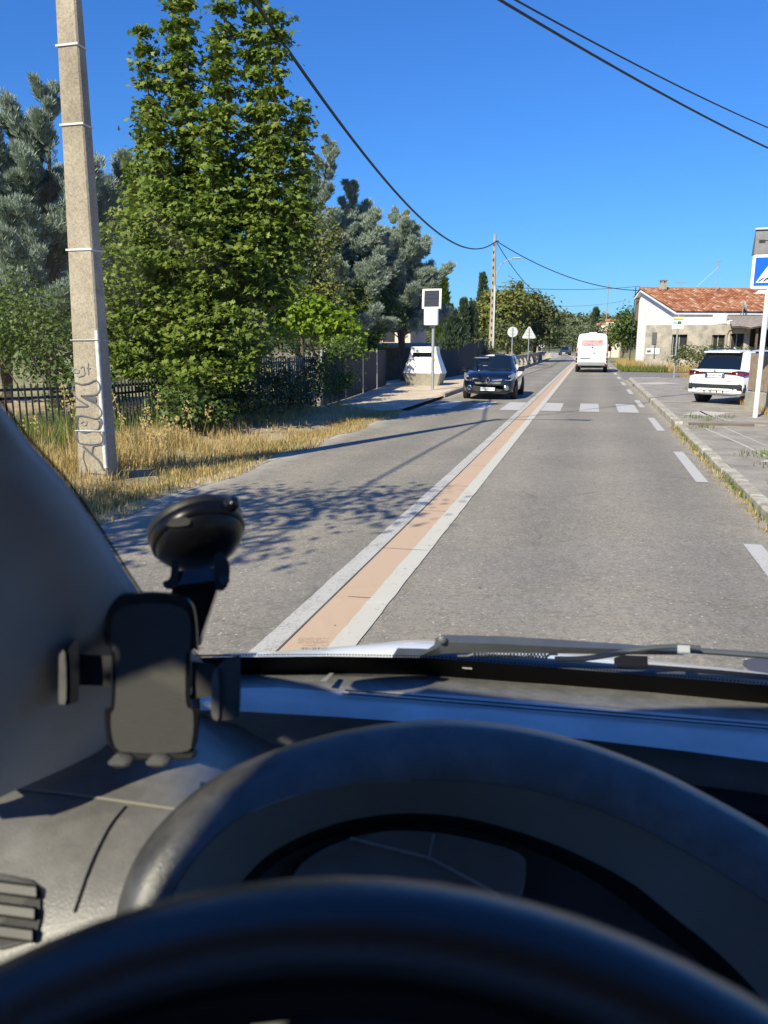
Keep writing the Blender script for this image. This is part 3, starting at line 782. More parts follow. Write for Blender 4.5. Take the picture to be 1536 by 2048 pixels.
# wood on the hill: reads as one mass
Pf = []; Zf = []; szf = []
for k in range(1500):
    x = rng.uniform(-150, 150); y = rng.uniform(228, 520)
    if abs(x) < 12 and y < 240: continue
    z = hill_z(x, y); R_ = rng.uniform(1.6, 3.4); m_ = 42
    d = unit(rng.normal(size=(m_, 3))); d[:, 2] = np.abs(d[:, 2])
    Pf.append(np.array([x, y, z + R_ * .5]) + d * np.array([R_, R_, R_ * 1.1]) * rng.uniform(.5, 1, (m_, 1))); Zf.append(d + rng.normal(size=(m_, 3)) * .4); szf.append(rng.uniform(.7, 1.5, m_))
V, F = scatter(np.concatenate(Pf), np.concatenate(Zf), QUAD, QUAD_F, np.concatenate(szf), rng)
tag(fast_mesh("woodland", V, F, M['far_leaf']), kind='stuff')
for i, (x, y, H_, lab) in enumerate([(-1.0, 190, 6.5, "bushy tree at the far bend left of the white van"), (3.5, 205, 5.6, "bushy tree at the far bend behind the white van"), (-4.6, 200, 5.2, "low bushy tree behind the far dark car"),
                                   (7.5, 180, 5.5, "bushy tree at the far bend right of the white van"), (-9, 175, 6.5, "bushy tree behind the end of the guard rail"), (10.5, 150, 5.0, "leafy tree beyond the dry field by the thin poles")]):
    leafy("far_tree", lab, (x, y, 0), [(x - 1.2, y, H_ * .45, 2.4, 2, H_ * .42), (x + 1.4, y + 1, H_ * .55, 2.2, 2, H_ * .42)], M['olive_leaf'] if i % 2 else M['far_leaf'], 100 + i, .55, 1500, trunk=.2, cl_r=.6)
cypress("small spire of a conifer on the skyline above the white van", (0.6, 240, 2), 9.5, 1.4, 68, None, 500, 1.2)
# grasses
def region(n, x0, x1, y0, y1, seed):
    r_ = np.random.default_rng(seed); return np.stack([r_.uniform(x0, x1, n), r_.uniform(y0, y1, n), np.full(n, .05)], 1)
P = region(64000, -9.0, -4.95, 3.5, 20.5, 1)
pt = np.sin(P[:, 0] * 2.3 + 1.7 * np.sin(P[:, 1] * .9)) * np.sin(P[:, 1] * 1.9 + P[:, 0]) + .6 * np.sin(P[:, 0] * 6.1) * np.sin(P[:, 1] * 5.3)
P = P[(pt + np.random.default_rng(77).uniform(-.7, .7, len(P))) > -.35]
pr = np.clip((-5.15 - P[:, 0]) / 1.3, .12, 1) * np.where(P[:, 1] > 11.5, np.clip((-5.9 - P[:, 0]) / 1.5, .2, .55), 1)
cl = .5 + .5 * np.sin(P[:, 0] * 4.1 + 2 * np.sin(P[:, 1] * 1.3)) * np.sin(P[:, 1] * 3.3)
far_ = P[:, 1] > 13.0
kp = ~(far_ & (P[:, 0] > -7.6) & (np.random.default_rng(78).uniform(0, 1, len(P)) > .4)); P = P[kp]; pr = pr[kp]
cl = .5 + .5 * np.sin(P[:, 0] * 4.1 + 2 * np.sin(P[:, 1] * 1.3)) * np.sin(P[:, 1] * 3.3)
P[:, 2] = .02 + .1 * np.clip((-5.0 - P[:, 0]) / 1.5, 0, 1)
blades("dry_grass", P, (.10 + .42 * pr * (.4 + .6 * cl)) * np.random.default_rng(2).uniform(.5, 1.2, len(P)), M['dry_leaf'], 3, .010, .62)
P = region(14000, -5.5, -4.72, 2.5, 20.4, 4); P[:, 0] += .1 * np.sin(P[:, 1] * 2.1); P[:, 2] = .0
blades("verge_grass", P, np.random.default_rng(5).uniform(.03, .13, len(P)), M['dry_leaf'], 6, .010, .5)
P = region(9000, -6.3, -4.9, 3.5, 13, 7); P[:, 2] = .02
P = P[::3]
blades("green_verge_grass", P, np.random.default_rng(8).uniform(.04, .14, len(P)), M['green_grass'], 9, .010, .45)
P = region(6000, -10.5, -7.8, 9, 15, 10); P[:, 2] = .08
blades("garden_grass", P, np.random.default_rng(11).uniform(.15, .7, len(P)), M['green_grass'], 12, .016, .3)
P = region(22000, 2.2, 7.5, 57, 76, 13); P[:, 2] = -.02
blades("field_grass", P, np.random.default_rng(14).uniform(.2, .8, len(P)), M['dry_leaf'], 15, .03, .4)
P = region(7000, 2.0, 5.0, 55.2, 64, 16); P[:, 2] = -.02
blades("field_edge_grass", P, np.random.default_rng(17).uniform(.15, .5, len(P)), M['green_grass'], 18, .03, .4)
Wp = []
r_ = np.random.default_rng(19)
for (x, y, n, s_) in [(2.55, 13.0, 90, .16), (2.72, 11.9, 130, .15), (2.62, 10.6, 110, .14), (2.85, 9.2, 80, .12), (2.3, 17.2, 60, .1), (2.42, 19.0, 90, .2), (2.6, 18.4, 60, .15), (3.5, 31, 60, .12), (3.05, 19.2, 50, .12)]:
    z = .09 if y < 17.7 else .135
    Wp.append(np.stack([x + r_.normal(0, s_, n), y + r_.normal(0, s_ * 1.3, n), np.full(n, z)], 1))
for y in np.arange(6.5, 17.6, .42):          # weeds growing in the gutter
    n = r_.integers(6, 46); Wp.append(np.stack([1.84 + r_.normal(0, .035, n), y + r_.normal(0, .18, n), np.full(n, .0)], 1))
P = np.concatenate(Wp)
blades("pavement_weeds", P, r_.uniform(.03, .14, len(P)), M['green_grass'], 20, .012, .6)
P = np.concatenate([np.stack([1.80 + r_.normal(0, .07, 900), r_.uniform(6, 18, 900), np.full(900, .002)], 1), np.stack([4.05 + np.abs(r_.normal(0, .35, 1400)), r_.uniform(18.6, 24.0, 1400), np.full(1400, .135)], 1), np.stack([r_.uniform(4.6, 6.5, 1600), r_.uniform(42.2, 44.5, 1600), np.full(1600, .1)], 1)])
blades("dry_weeds", P, r_.uniform(.03, .30, len(P)) * np.where(P[:, 0] < 2.5, .3, 1), M['dry_leaf'], 22, .014, .5)
# tall dry stalks by the near pole
stk = MB(); r_ = np.random.default_rng(30)
for k in range(26):
    x, y = (r_.uniform(-8.0, -6.6), r_.uniform(8.0, 11.5)) if k < 14 else (r_.uniform(-6.4, -5.6), r_.uniform(9, 11))
    h = r_.uniform(.7, 1.25) if k < 14 else r_.uniform(.5, .9); dx, dy = r_.normal(0, .18, 2)
    pts_ = [(x, y, .05), (x + dx * .3, y + dy * .3, h * .5), (x + dx, y + dy, h)]
    stk.tube(pts_, [.006, .005, .003], 4)
    for j in range(14):
        t = r_.uniform(.72, 1.02); c = (x + dx * t + r_.normal(0, .03), y + dy * t + r_.normal(0, .03), h * t + r_.normal(0, .03))
        stk.add([c, (c[0] + .02, c[1] + .004, c[2] + .025), (c[0] - .012, c[1], c[2] + .035)], [(0, 1, 2)])
tag(stk.build("dry_stalks", M['dry_leaf']), kind='stuff')
# fallen debris specks on the road
sp = MB(); r_ = np.random.default_rng(31)
for k in range(60):
    x, y = r_.uniform(-4.5, 1.8), r_.uniform(3.6, 16) ; s_ = r_.uniform(.008, .02); a = r_.uniform(0, 6.3)
    sp.add([(x + s_ * math.cos(a), y + s_ * math.sin(a), .011), (x - s_ * math.sin(a), y + s_ * math.cos(a), .016), (x - s_ * math.cos(a), y - s_ * math.sin(a), .011)], [(0, 1, 2)])
tag(sp.build("road_litter", M['joint']), kind='stuff')

# ------------------------------------------------------------------ poles and wires
def sq_pole(mb, x0, x1, y0, y1, z0, z1, tx0, tx1, ty0, ty1, ch=.02, seg=1):
    rings = []
    for i in range(seg + 1):
        t = i / seg
        a, b, c, d, z = x0 + (tx0 - x0) * t, x1 + (tx1 - x1) * t, y0 + (ty0 - y0) * t, y1 + (ty1 - y1) * t, z0 + (z1 - z0) * t
        rings.append([(a + ch, c, z), (b - ch, c, z), (b, c + ch, z), (b, d - ch, z), (b - ch, d, z), (a + ch, d, z), (a, d - ch, z), (a, c + ch, z)])
    mb.loft(rings, True, True)
PX = lambda z: (-6.285 + .041 * z, -5.852 + .011 * z)
PYB = lambda z: 8.665 - .02 * z
pole = thing("utility_pole", "tall near concrete utility pole with graffiti and white straps", "pole", (-6.06, 8.5, 0))
mb = MB(); z1 = 9.1
sq_pole(mb, PX(0)[0], PX(0)[1], 8.4, PYB(0), -.3, z1, PX(z1)[0], PX(z1)[1], 8.4 + .012, PYB(z1), .018)
mb.build("shaft", M['concrete_pole'], pole)
for z in (5.1, 4.27, 2.89):
    mb = MB(); a, b = PX(z); hb_ = .022
    mb.box(((a + b) / 2, 8.4 - .002, z), (b - a + .012, .012, hb_)); mb.box((b + .003, (8.4 + PYB(z)) / 2, z - .01), (.012, PYB(z) - 8.4, hb_ * .8))
    mb.build("strap", M['white_strap'], pole)
for z in (1.835, .72):
    mb = MB(); a, b = PX(z)
    mb.tube([(a - .004, 8.395, z - .005), (b + .004, 8.393, z)], .008, 5); mb.tube([(b + .006, 8.395, z), (b + .006, PYB(z), z - .01)], .008, 5)
    mb.build("tie_wire", M['steel'], pole)
mb = MB()
mb.loft([[(PX(z)[1] - .038, 8.396, z), (PX(z)[1] - .004, 8.396, z), (PX(z)[1] + .004, 8.404, z), (PX(z)[1] + .004, 8.43, z)] for z in (.25, 1.2, 1.95)])
mb.build("cable_cover", pm("chalky_paint", (.56, .56, .54), .8, 0, .3, 14), pole)
def gp(cx, cy):
    p = onY(130 + cx / 7.873, 720 + cy / 7.877, 8.392); return (p[0], 8.391, p[2])
def smooth(pts, n=4):
    P = [np.array(p, float) for p in pts]; out = []
    for i in range(len(P) - 1):
        p0, p1, p2, p3 = P[max(0, i - 1)], P[i], P[i + 1], P[min(len(P) - 1, i + 2)]
        for k in range(n):
            t = k / n
            out.append(tuple(.5 * ((2 * p1) + (-p0 + p2) * t + (2 * p0 - 5 * p1 + 4 * p2 - p3) * t * t + (-p0 + 3 * p1 - 3 * p2 + p3) * t ** 3)))
    out.append(tuple(P[-1])); return out
mb = MB()
for pts_, wd in (([(120, 420), (150, 360), (260, 385), (380, 365), (480, 320), (540, 380), (545, 480), (500, 540), (400, 555), (250, 565)], .017),
                 ([(250, 565), (330, 620), (480, 690), (560, 780), (570, 860), (540, 905), (470, 925), (350, 895), (240, 880), (125, 905)], .017),
                 ([(120, 420), (135, 540), (200, 620), (300, 680), (360, 725), (250, 732), (120, 735)], .016),
                 ([(200, 900), (190, 1000), (210, 1100), (300, 1145), (400, 1120), (520, 1090), (545, 1020), (520, 950)], .016),
                 ([(185, 1120), (190, 1240), (230, 1310), (340, 1330), (480, 1330), (580, 1300), (585, 1200), (530, 1130)], .017),
                 ([(430, 1480), (440, 1370), (520, 1340), (590, 1345)], .016),
                 ([(280, 1360), (400, 1470), (540, 1600), (610, 1740)], .03), ([(300, 1420), (285, 1540), (320, 1660), (350, 1750)], .010),
                 ([(360, 1790), (480, 1790), (640, 1810)], .012), ([(560, 920), (575, 1000), (545, 1080)], .03), ([(590, 1110), (610, 1230), (600, 1340)], .026)):
    mb.ribbon([gp(*q) for q in smooth(pts_)], wd, (0, -1, 0))
mb.add([gp(260, 575), gp(480, 575), gp(500, 640), gp(480, 680), gp(360, 625)], [(0, 1, 2, 3, 4)])
mb.build("graffiti", M['spray'], pole)
mb = MB()
for pts_ in ([(130, 195), (210, 198), (200, 150), (130, 145), (120, 190)], [(235, 130), (280, 90), (295, 150), (300, 230), (200, 265)], [(360, 40), (362, 130), (365, 230)], [(330, 130), (400, 125)], [(240, 1000), (290, 965), (340, 990), (310, 1030), (250, 1015)]):
    mb.ribbon([gp(*q) for q in smooth(pts_, 3)], .012, (0, -1, 0))
mb.build("graffiti", M['spray_light'], pole)
mb = MB(); mb.tube([(-5.82, 8.5, 8.75), (-5.4, 8.55, 8.95), (-4.7, 8.65, 9.05), (-4.1, 8.75, 9.05)], .035, 7)
mb.box((-3.9, 8.78, 9.04), (.55, .2, .09), None, 0, .03)
mb.build("lamp_arm", M['steel'], pole)
for y, z in ((8.36, 8.6), (8.7, 8.4)):
    mb = MB(); mb.box((-5.88, y, z), (.1, .12, .1)); mb.build("bracket", M['dark_metal'], pole)

fp = thing("utility_pole", "far concrete utility pole with climbing holes and a street lamp arm", "pole", (-6.78, 55, 0))
mb = MB()
sq_pole(mb, -7.0, -6.56, 54.85, 55.15, -.2, 9.05, -6.84, -6.68, 54.9, 55.1, .02, 4)
mb.build("shaft", M['concrete_pole'], fp)
for k in range(16):
    z = .9 + k * .5; mb = MB(); mb.box((-6.79 , 54.875 + z * .004 - .006 - .002 * (z > 5), z), (.1 - .003 * z, .05, .2), None, 0)
    mb.build("climbing_hole", M['dark_in'], fp)
mb = MB(); mb.box((-6.64, 54.84, 3.2), (.09, .05, 5.0)); mb.build("cable_cover", M['sign_back'], fp)
lamp = MB(); lamp.tube([(-6.62, 55, 6.2), (-6.55, 55, 6.6), (-6.3, 55, 7.1), (-5.85, 55, 7.38), (-5.5, 55, 7.46)], .032, 7)
la = lamp.build("lamp_arm", M['steel'], fp, True)
lamp = MB(); lamp.box((-5.25, 55, 7.49), (.6, .22, .08), None, 0, .05); lamp.build("lamp_head", M['sign_back'], la)
mb = MB(); mb.box((-6.6, 54.95, 8.6), (.25, .1, .12)); mb.build("bracket", M['dark_metal'], fp)

def wire(label, p0, p1, sag, r=.02, n=40, name="overhead_wire"):
    p0 = np.array(p0, float); p1 = np.array(p1, float); mb = MB(); pts_ = []
    for i in range(n + 1):
        t = i / n; p = p0 + (p1 - p0) * t; p[2] -= 4 * sag * t * (1 - t); pts_.append(tuple(p))
    mb.tube(pts_, r, 6)
    return tag(mb.build(name, M['wire'], None, True), label, "wire", "overhead wires")
wire("thick sagging cable from the near pole to the far concrete pole", (-5.9, 8.36, 8.6), (-6.66, 54.95, 8.62), 2.4, .036)
wire("cable running back from the near pole above the verge", (-5.9, 8.3, 8.55), (-5.6, -34, 8.6), 1.6, .03)
wire("upper of the two wires crossing the sky at top right", (-5.84, 8.6, 8.15), (10.5, 38.0, 9.1), .5, .018)
wire("lower of the two wires crossing the sky at top right", (-5.84, 8.6, 8.25), (10.5, 38.0, 8.2), .5, .026)
wire("cable from the far pole down across the road to the white house", (-6.6, 55, 8.6), (3.4, 65.4, 5.9), .75, .03)
wire("thin level wire from the far pole to the house chimney end", (-6.62, 55, 5.7), (3.45, 66.5, 6.3), .25, .018)
wire("steep stay cable running down behind the far pole", (-6.6, 55.1, 8.5), (-5.9, 90, 7.2), .5, .03)
wire("faint low wire beyond the far pole over the road", (-6.6, 55, 4.6), (3.2, 92, 6.5), .4, .012)

# ------------------------------------------------------------------ fences left
def palisade(name, label, pts_, h, gap, mat, rails, wd=.026, z0=.05, spike=True, cat="fence"):
    o = thing(name, label, cat, (pts_[0][0], pts_[0][1], 0))
    pk = MB()
    for (xa, ya), (xb, yb) in zip(pts_[:-1], pts_[1:]):
        L = math.hypot(xb - xa, yb - ya); n = max(2, int(L / gap)); a = math.atan2(yb - ya, xb - xa)
        for i in range(n):
            t = i / n; x, y = xa + (xb - xa) * t, ya + (yb - ya) * t
            T = Matrix.Translation((x, y, z0)) @ Matrix.Rotation(a, 4, 'Z')
            hh = h - (.0 if i % 2 else .0)
            pk.loft([[(-wd / 2, -.011, 0), (wd / 2, -.011, 0), (wd / 2, .011, 0), (-wd / 2, .011, 0)], [(-wd / 2, -.011, hh - .07), (wd / 2, -.011, hh - .07), (wd / 2, .011, hh - .07), (-wd / 2, .011, hh - .07)],
                     [(-.003, -.003, hh), (.003, -.003, hh), (.003, .003, hh), (-.003, .003, hh)]], True, False, T)
        for rz_ in rails:
            T = Matrix.Translation(((xa + xb) / 2, (ya + yb) / 2, z0 + rz_)) @ Matrix.Rotation(a, 4, 'Z')
            rl = MB(); rl.box((0, .028, 0), (L, .03, .045), T); rl.build("rail", mat, o)
        post = MB(); T = Matrix.Translation((xa, ya, z0)) @ Matrix.Rotation(a, 4, 'Z')
        post.box((0, .03, h / 2 - .05), (.06, .06, h), T); post.build("post", mat, o)
    pk.build("pickets", mat, o)
    return o
palisade("palisade_fence", "black spiked palisade fence behind the near pole", [(-18.0, 5.5), (-11.5, 8.4), (-9.6, 10.2), (-8.3, 11.9), (-8.15, 13.9), (-8.4, 16.0)], 1.12, .1, M['dark_metal'], (.86, 1.0, .14))
palisade("palisade_fence", "grey picket fence panels under the bright vine", [(-7.35, 16.6), (-7.3, 18.4), (-7.25, 20.2)], 1.45, .13, pm("grey_pickets", (.15, .15, .15), .6), (1.3, .2), .03)
ps = thing("privacy_fence", "dark brown mesh panel fence behind the speed camera cabin", "fence", (-7.5, 21, 0))
for i, (xa, ya, xb, yb) in enumerate([(-7.35, 21.0, -7.6, 23.9), (-7.6, 24.0, -7.9, 26.9), (-7.9, 27.0, -8.2, 29.9), (-8.2, 30.0, -8.6, 32.9)]):
    mb = MB(); a = math.atan2(yb - ya, xb - xa); L = math.hypot(xb - xa, yb - ya)
    T = Matrix.Translation(((xa + xb) / 2, (ya + yb) / 2, 0)) @ Matrix.Rotation(a, 4, 'Z')
    rings = [[(-L / 2 + L * k / 12, .01 * math.sin(k * 2.2 + i) * (z > .2), z + .03 * math.sin(k * 1.3 + i) * (z > 1)) for k in range(13)] for z in (.08, .6, 1.1, 1.5)]
    mb.loft(rings, False, False, T); mb.build("screen_panel", M['screen'], ps)
    mb = MB(); mb.box((-L / 2, .03, .8), (.06, .06, 1.66), T); mb.build("post", M['steel'] if i != 1 else M['dark_metal'], ps)
    for z in (1.53, .08):
        mb = MB(); mb.box((0, .03, z), (L, .03, .03), T); mb.build("rail", M['dark_metal'], ps)
gs = thing("garden_shed", "low grey roofed shed behind the speed camera cabin", "shed", (-9.2, 39, 0))
mb = MB(); mb.box((-9.9, 40, .8), (3.4, 2.4, 1.6)); mb.build("wall", M['wood_old'], gs)
mb = MB(); mb.add([(-11.8, 38.5, 1.6), (-8.0, 38.5, 1.6), (-8.0, 41.5, 1.75), (-11.8, 41.5, 1.75), (-11.8, 38.5, 1.72), (-8.0, 38.5, 1.72), (-8.0, 41.5, 1.87), (-11.8, 41.5, 1.87)], [(0, 1, 2, 3), (4, 5, 6, 7), (0, 1, 5, 4), (1, 2, 6, 5), (2, 3, 7, 6), (3, 0, 4, 7)])
mb.build("roof", M['grey_sheet'], gs)
nh = thing("house", "pale house glimpsed through the trees behind the solar sign", "house", (-17, 62, 0))
mb = MB(); mb.box((-17, 62, 2.2), (7, 6, 4.4)); mb.build("wall", pm("cream_wall", (.62, .5, .42), .9), nh)
mb = MB(); mb.add([(-20.8, 58.7, 4.3), (-13.2, 58.7, 4.3), (-13.2, 65.3, 4.3), (-20.8, 65.3, 4.3), (-20.8, 62, 5.6), (-13.2, 62, 5.6)], [(0, 1, 5, 4), (3, 2, 5, 4), (1, 2, 5), (0, 3, 4), (0, 1, 2, 3)]); mb.build("roof", M['tile'], nh)
mb = MB(); mb.box((-15.2, 58.97, 2.6), (.9, .08, 1.2)); mb.build("window", M['dark_in'], nh)
# dark netting fence further on
nf = thing("netting_fence", "dark blue netting fence beyond the speed camera cabin", "fence", (-8.2, 40, 0))
for i, (xa, ya, xb, yb, ha, hb2) in enumerate([(-7.7, 36, -7.3, 43.9, 1.35, 1.6), (-7.3, 44, -7.0, 50, 1.6, 2.0), (-7.0, 50.1, -6.95, 54.5, 2.0, 2.3)]):
    mb = MB(); rings = []
    for v_ in np.linspace(0, 1, 4):
        rings.append([(xa + (xb - xa) * t + .03 * math.sin(9 * t + i), ya + (yb - ya) * t, .05 + v_ * ((ha + (hb2 - ha) * t) - .12 * math.sin(math.pi * t * 2) ** 2)) for t in np.linspace(0, 1, 13)])
    mb.loft(rings); mb.build("net_panel", pm("dark_blue_net", (.018, .022, .03), .9, 0, .3, 6) if i == 0 else bpy.data.materials["dark_blue_net"], nf)
    mb = MB(); mb.box((xa, ya, ha / 2), (.06, .06, ha + .1)); mb.build("post", M['dark_metal'], nf)

# ------------------------------------------------------------------ speed camera cabin
sc_ = thing("speed_camera_cabin", "white trapezoid speed camera cabin on a concrete plinth", "speed camera", (-7.0, 33.2, .05))
cx, cy = -6.98, 33.4
def octo(hx, hy, z, ch): return [(cx - hx + ch, cy - hy, z), (cx + hx - ch, cy - hy, z), (cx + hx, cy - hy + ch, z), (cx + hx, cy + hy - ch, z), (cx + hx - ch, cy + hy, z), (cx - hx + ch, cy + hy, z), (cx - hx, cy + hy - ch, z), (cx - hx, cy - hy + ch, z)]
mb = MB(); mb.loft([octo(.70, .5, .03, .06), octo(.85, .64, .56, .06)], True, True); mb.build("plinth", M['plain_concrete'], sc_)
mb = MB(); mb.loft([octo(.85, .62, .56, .07), octo(.86, .64, .585, .07), octo(.60, .42, 1.36, .05), octo(.555, .40, 1.66, .04), octo(.53, .37, 1.69, .04)], True, True); mb.build("housing", M['white_paint'], sc_)
mb = MB(); yf = lambda z: cy - (.42 + (1.36 - z) * (.22 / .76)) if z < 1.36 else cy - (.42 - (z - 1.36) * .0667)
mb.box((cx - .02, yf(1.33) - .004, 1.345), (.84, .05, .19), None, 0, .01); mb.build("camera_window", M['car_glass'], sc_)
mb = MB()
for sx in (-1, 1):
    for z, x in ((1.12, .60), (.84, .70)):
        T = Matrix.Translation((cx + sx * (x - .03), yf(z) - .012 + .05, z)) @ Matrix.Rotation(sx * rad(32), 4, 'Z') @ Matrix.Rotation(rad(90 - 16), 4, 'X')
        mb2 = MB(); mb2.lathe([(.095, -.012), (.095, .012), (.07, .02)], 16, T); mb2.build("reflector", M['yellow'], sc_)
# solar radar sign
so = thing("solar_sign", "grey post with a solar panel and white box beside the speed camera", "sign post", (-5.94, 29.9, .05))
mb = MB(); mb.tube([(-5.94, 29.9, .0), (-5.94, 29.9, 3.3)], .062, 12); mb.build("post", M['steel'], so, True)
mb = MB(); mb.box((-6.0, 29.8, 2.82), (.54, .24, .66), None, 0, .03); mb.build("cabinet", M['white_paint'], so)
T = Matrix.Translation((-5.985, 29.78, 3.48)) @ Matrix.Rotation(rad(-6), 4, 'X')
mb = MB()
for c_, d_ in (((0, 0, .335), (.74, .05, .06)), ((0, 0, -.335), (.74, .05, .06)), ((-.33, 0, 0), (.08, .05, .62)), ((.33, 0, 0), (.08, .05, .62))): mb.box(c_, d_, T)
pa = mb.build("solar_frame", M['white_paint'], so)
for k in range(4):
    mb = MB(); mb.box((0, -.004, -.228 + k * .152), (.58, .04, .142), T); mb.build("solar_cell", M['pv'], pa)

def post_sign(name, label, x, y, zc, shape, size, side=0):
    o = thing(name, label, "road sign", (x, y, .05))
    mb = MB(); mb.tube([(x, y, 0), (x, y, zc + size * .42)], .04, 8); mb.build("post", M['steel'], o, True)
    mb = MB()
    if shape == 'round': outl = [(x + size / 2 * math.cos(a), zc + size / 2 * math.sin(a)) for a in np.linspace(0, 2 * math.pi, 29)[:-1]]
    else:
        outl = []
        for k in range(3):
            a = math.pi / 2 + k * 2 * math.pi / 3
            for da in (-.12, .12): outl.append((x + size * .6 * math.cos(a + da), zc - .06 + size * .6 * math.sin(a + da)))
    mb.prism(outl, 'y', y + .05, y + .062); mb.build("sign_plate", M['sign_back'], o)
    for dz0 in (.1, -.14):
        mb = MB(); mb.box((x, y + .045, zc + dz0), (size * .5, .012, .05)); mb.build("clamp", M['steel'], o)
post_sign("round_sign", "back of a round road sign on a post by the parapet", -6.03, 62, 2.73, 'round', .8)
post_sign("triangular_sign", "back of a triangular road sign on a post by the parapet", -5.07, 66, 2.68, 'tri', 1.0)
post_sign("arrow_sign", "small white sign by the far end of the parapet", -5.9, 98, 1.75, 'round', .75)
# parapet
gr = thing("guard_rail", "concrete guard rail with posts curving along the left pavement", "guard rail", (-5.3, 56, 0))
mb = MB(); rings = []
for y in np.linspace(55.5, 100, 28):
    x = -5.35 - (.55 * ((60 - y) / 4.5) ** 2 if y < 60 else 0) + bend(y) + .25 * (y > 1e9)
    top = .98 if y > 57 else .75 + .15 * (y - 55.5)
    rings.append([(x - .1, y, top - .26), (x + .1, y, top - .26), (x + .13, y, top - .13), (x + .1, y, top), (x - .1, y, top), (x - .13, y, top - .13)])
mb.loft(rings, True, True); mb.build("rail_beam", pm("weathered_rail", (.33, .28, .225), .85, 0, .25, 3), gr)
for i, y in enumerate(np.arange(57, 100, 3.6)):
    mb = MB(); mb.box((-5.38 + bend(y), y, .38), (.2, .24, .78)); mb.build("post", M['plain_concrete'], gr)
ew = MB(); ew.loft([[(-7.2, 106, 0), (-7.2, 106, .7), (-7.2, 106.4, .7), (-7.2, 106.4, 0)], [(-5.0, 104.5, 0), (-5.0, 104.5, .72), (-5.0, 104.9, .72), (-5.0, 104.9, 0)]], True, True)
tag(ew.build("low_wall", M['plain_concrete']), "short pale concrete wall at the far end of the guard rail", "wall")

# ------------------------------------------------------------------ right-hand street furniture
cs = thing("crossing_sign", "blue pedestrian crossing sign with a solar box on a tall pale post", "road sign", (3.74, 19.45, .135))
mb = MB(); mb.tube([(3.74, 19.45, .1), (3.74, 19.45, 4.1)], .056, 12); mb.build("post", M['white_paint'], cs, True)
SX, SY, SZ, SW = 3.77, 19.38, 3.36, .84
def rrect(x0, x1, z0, z1, r, n=5):
    o_ = []
    for cx_, cz_, a0 in ((x1 - r, z1 - r, 0), (x0 + r, z1 - r, 90), (x0 + r, z0 + r, 180), (x1 - r, z0 + r, 270)):
        for k in range(n + 1):
            a = rad(a0 + 90 * k / n); o_.append((cx_ + r * math.cos(a), cz_ + r * math.sin(a)))
    return o_
h_ = SW / 2
mb = MB(); mb.prism(rrect(SX - h_, SX + h_, SZ - h_ * .87, SZ + h_ * .87, .05), 'y', SY, SY + .03); mb.build("sign_plate", M['white_paint'], cs)
pl = MB(); k_ = .062
pl.prism(rrect(SX - h_ + k_, SX + h_ - k_, SZ - h_ * .87 + k_, SZ + h_ * .87 - k_, .015), 'y', SY - .003, SY + .01); blue = pl.build("blue_field", M['sign_blue'], cs)
mb = MB(); mb.prism([(SX - .32, SZ - .235), (SX + .32, SZ - .235), (SX, SZ + .27)], 'y', SY - .006, SY + .005); mb.build("white_triangle", M['white_paint'], cs)
mb = MB(); y = SY - .008
def poly(pts_): mb.add([(SX + a, y, SZ + b) for a, b in pts_], [tuple(range(len(pts_)))])
for x in (-.25, -.15, -.03, .09, .19): poly([(x - .03, -.212), (x + .015, -.212), (x + .045 - x * .25, -.14), (x + .0 - x * .25, -.14)])
poly([(math.cos(a) * .032 + .0, .125 + math.sin(a) * .032) for a in np.linspace(0, 6.28, 13)[:-1]])
poly([(-.035, .085), (.04, .085), (.05, -.03), (-.03, -.03)])
for q in ([(-.02, .08), (-.09, .02), (-.075, .0), (.0, .055)], [(.03, .08), (.085, .0), (.07, -.015), (.02, .05)], [(-.03, -.02), (.01, -.03), (-.06, -.18), (-.1, -.165)], [(.01, -.03), (.05, -.03), (.12, -.16), (.08, -.18)]): poly(q)
mb.build("pictogram", M['ink'], cs)
mb = MB(); zt = SZ + h_ * .87
mb.loft([[(SX - .41, SY + .0, zt + .012), (SX + .41, SY + .0, zt + .012), (SX + .41, SY + .3, zt + .012), (SX - .41, SY + .3, zt + .012)], [(SX - .40, SY + .02, zt + .06), (SX + .40, SY + .02, zt + .06), (SX + .40, SY + .3, zt + .06), (SX - .40, SY + .3, zt + .06)], [(SX - .36, SY + .28, zt + .56), (SX + .36, SY + .28, zt + .56), (SX + .36, SY + .34, zt + .56), (SX - .36, SY + .34, zt + .56)]], True, True)
bx = mb.build("solar_box", M['box_grey'], cs)
mb = MB(); mb.box((SX, SY + .3, zt + .575), (.76, .16, .03)); mb.build("cap_edge", M['white_paint'], bx)
mb = MB(); mb.box((SX - .24, SY + .14, zt + .29), (.12, .05, .07)); mb.box((SX - .1, SY + .15, zt + .31), (.2, .03, .012)); mb.box((SX - .03, SY + .14, zt + .2), (.02, .04, .2)); mb.build("latch", M['dark_metal'], bx)
mb = MB(); mb.add([(SX - .3, SY + .03, SZ - h_ * .87 - .1), (SX - .06, SY + .03, SZ - h_ * .87 - .1), (SX - .06, SY + .03, SZ - h_ * .87), (SX - .2, SY + .03, SZ - h_ * .87), (SX - .3, SY + .1, SZ - h_ * .87 - .1), (SX - .06, SY + .1, SZ - h_ * .87 - .1), (SX - .06, SY + .1, SZ - h_ * .87), (SX - .2, SY + .1, SZ - h_ * .87)], [(0, 1, 2, 3), (4, 5, 6, 7), (0, 3, 7, 4), (0, 1, 5, 4), (1, 2, 6, 5)]); mb.build("lamp_bracket", M['white_paint'], cs)

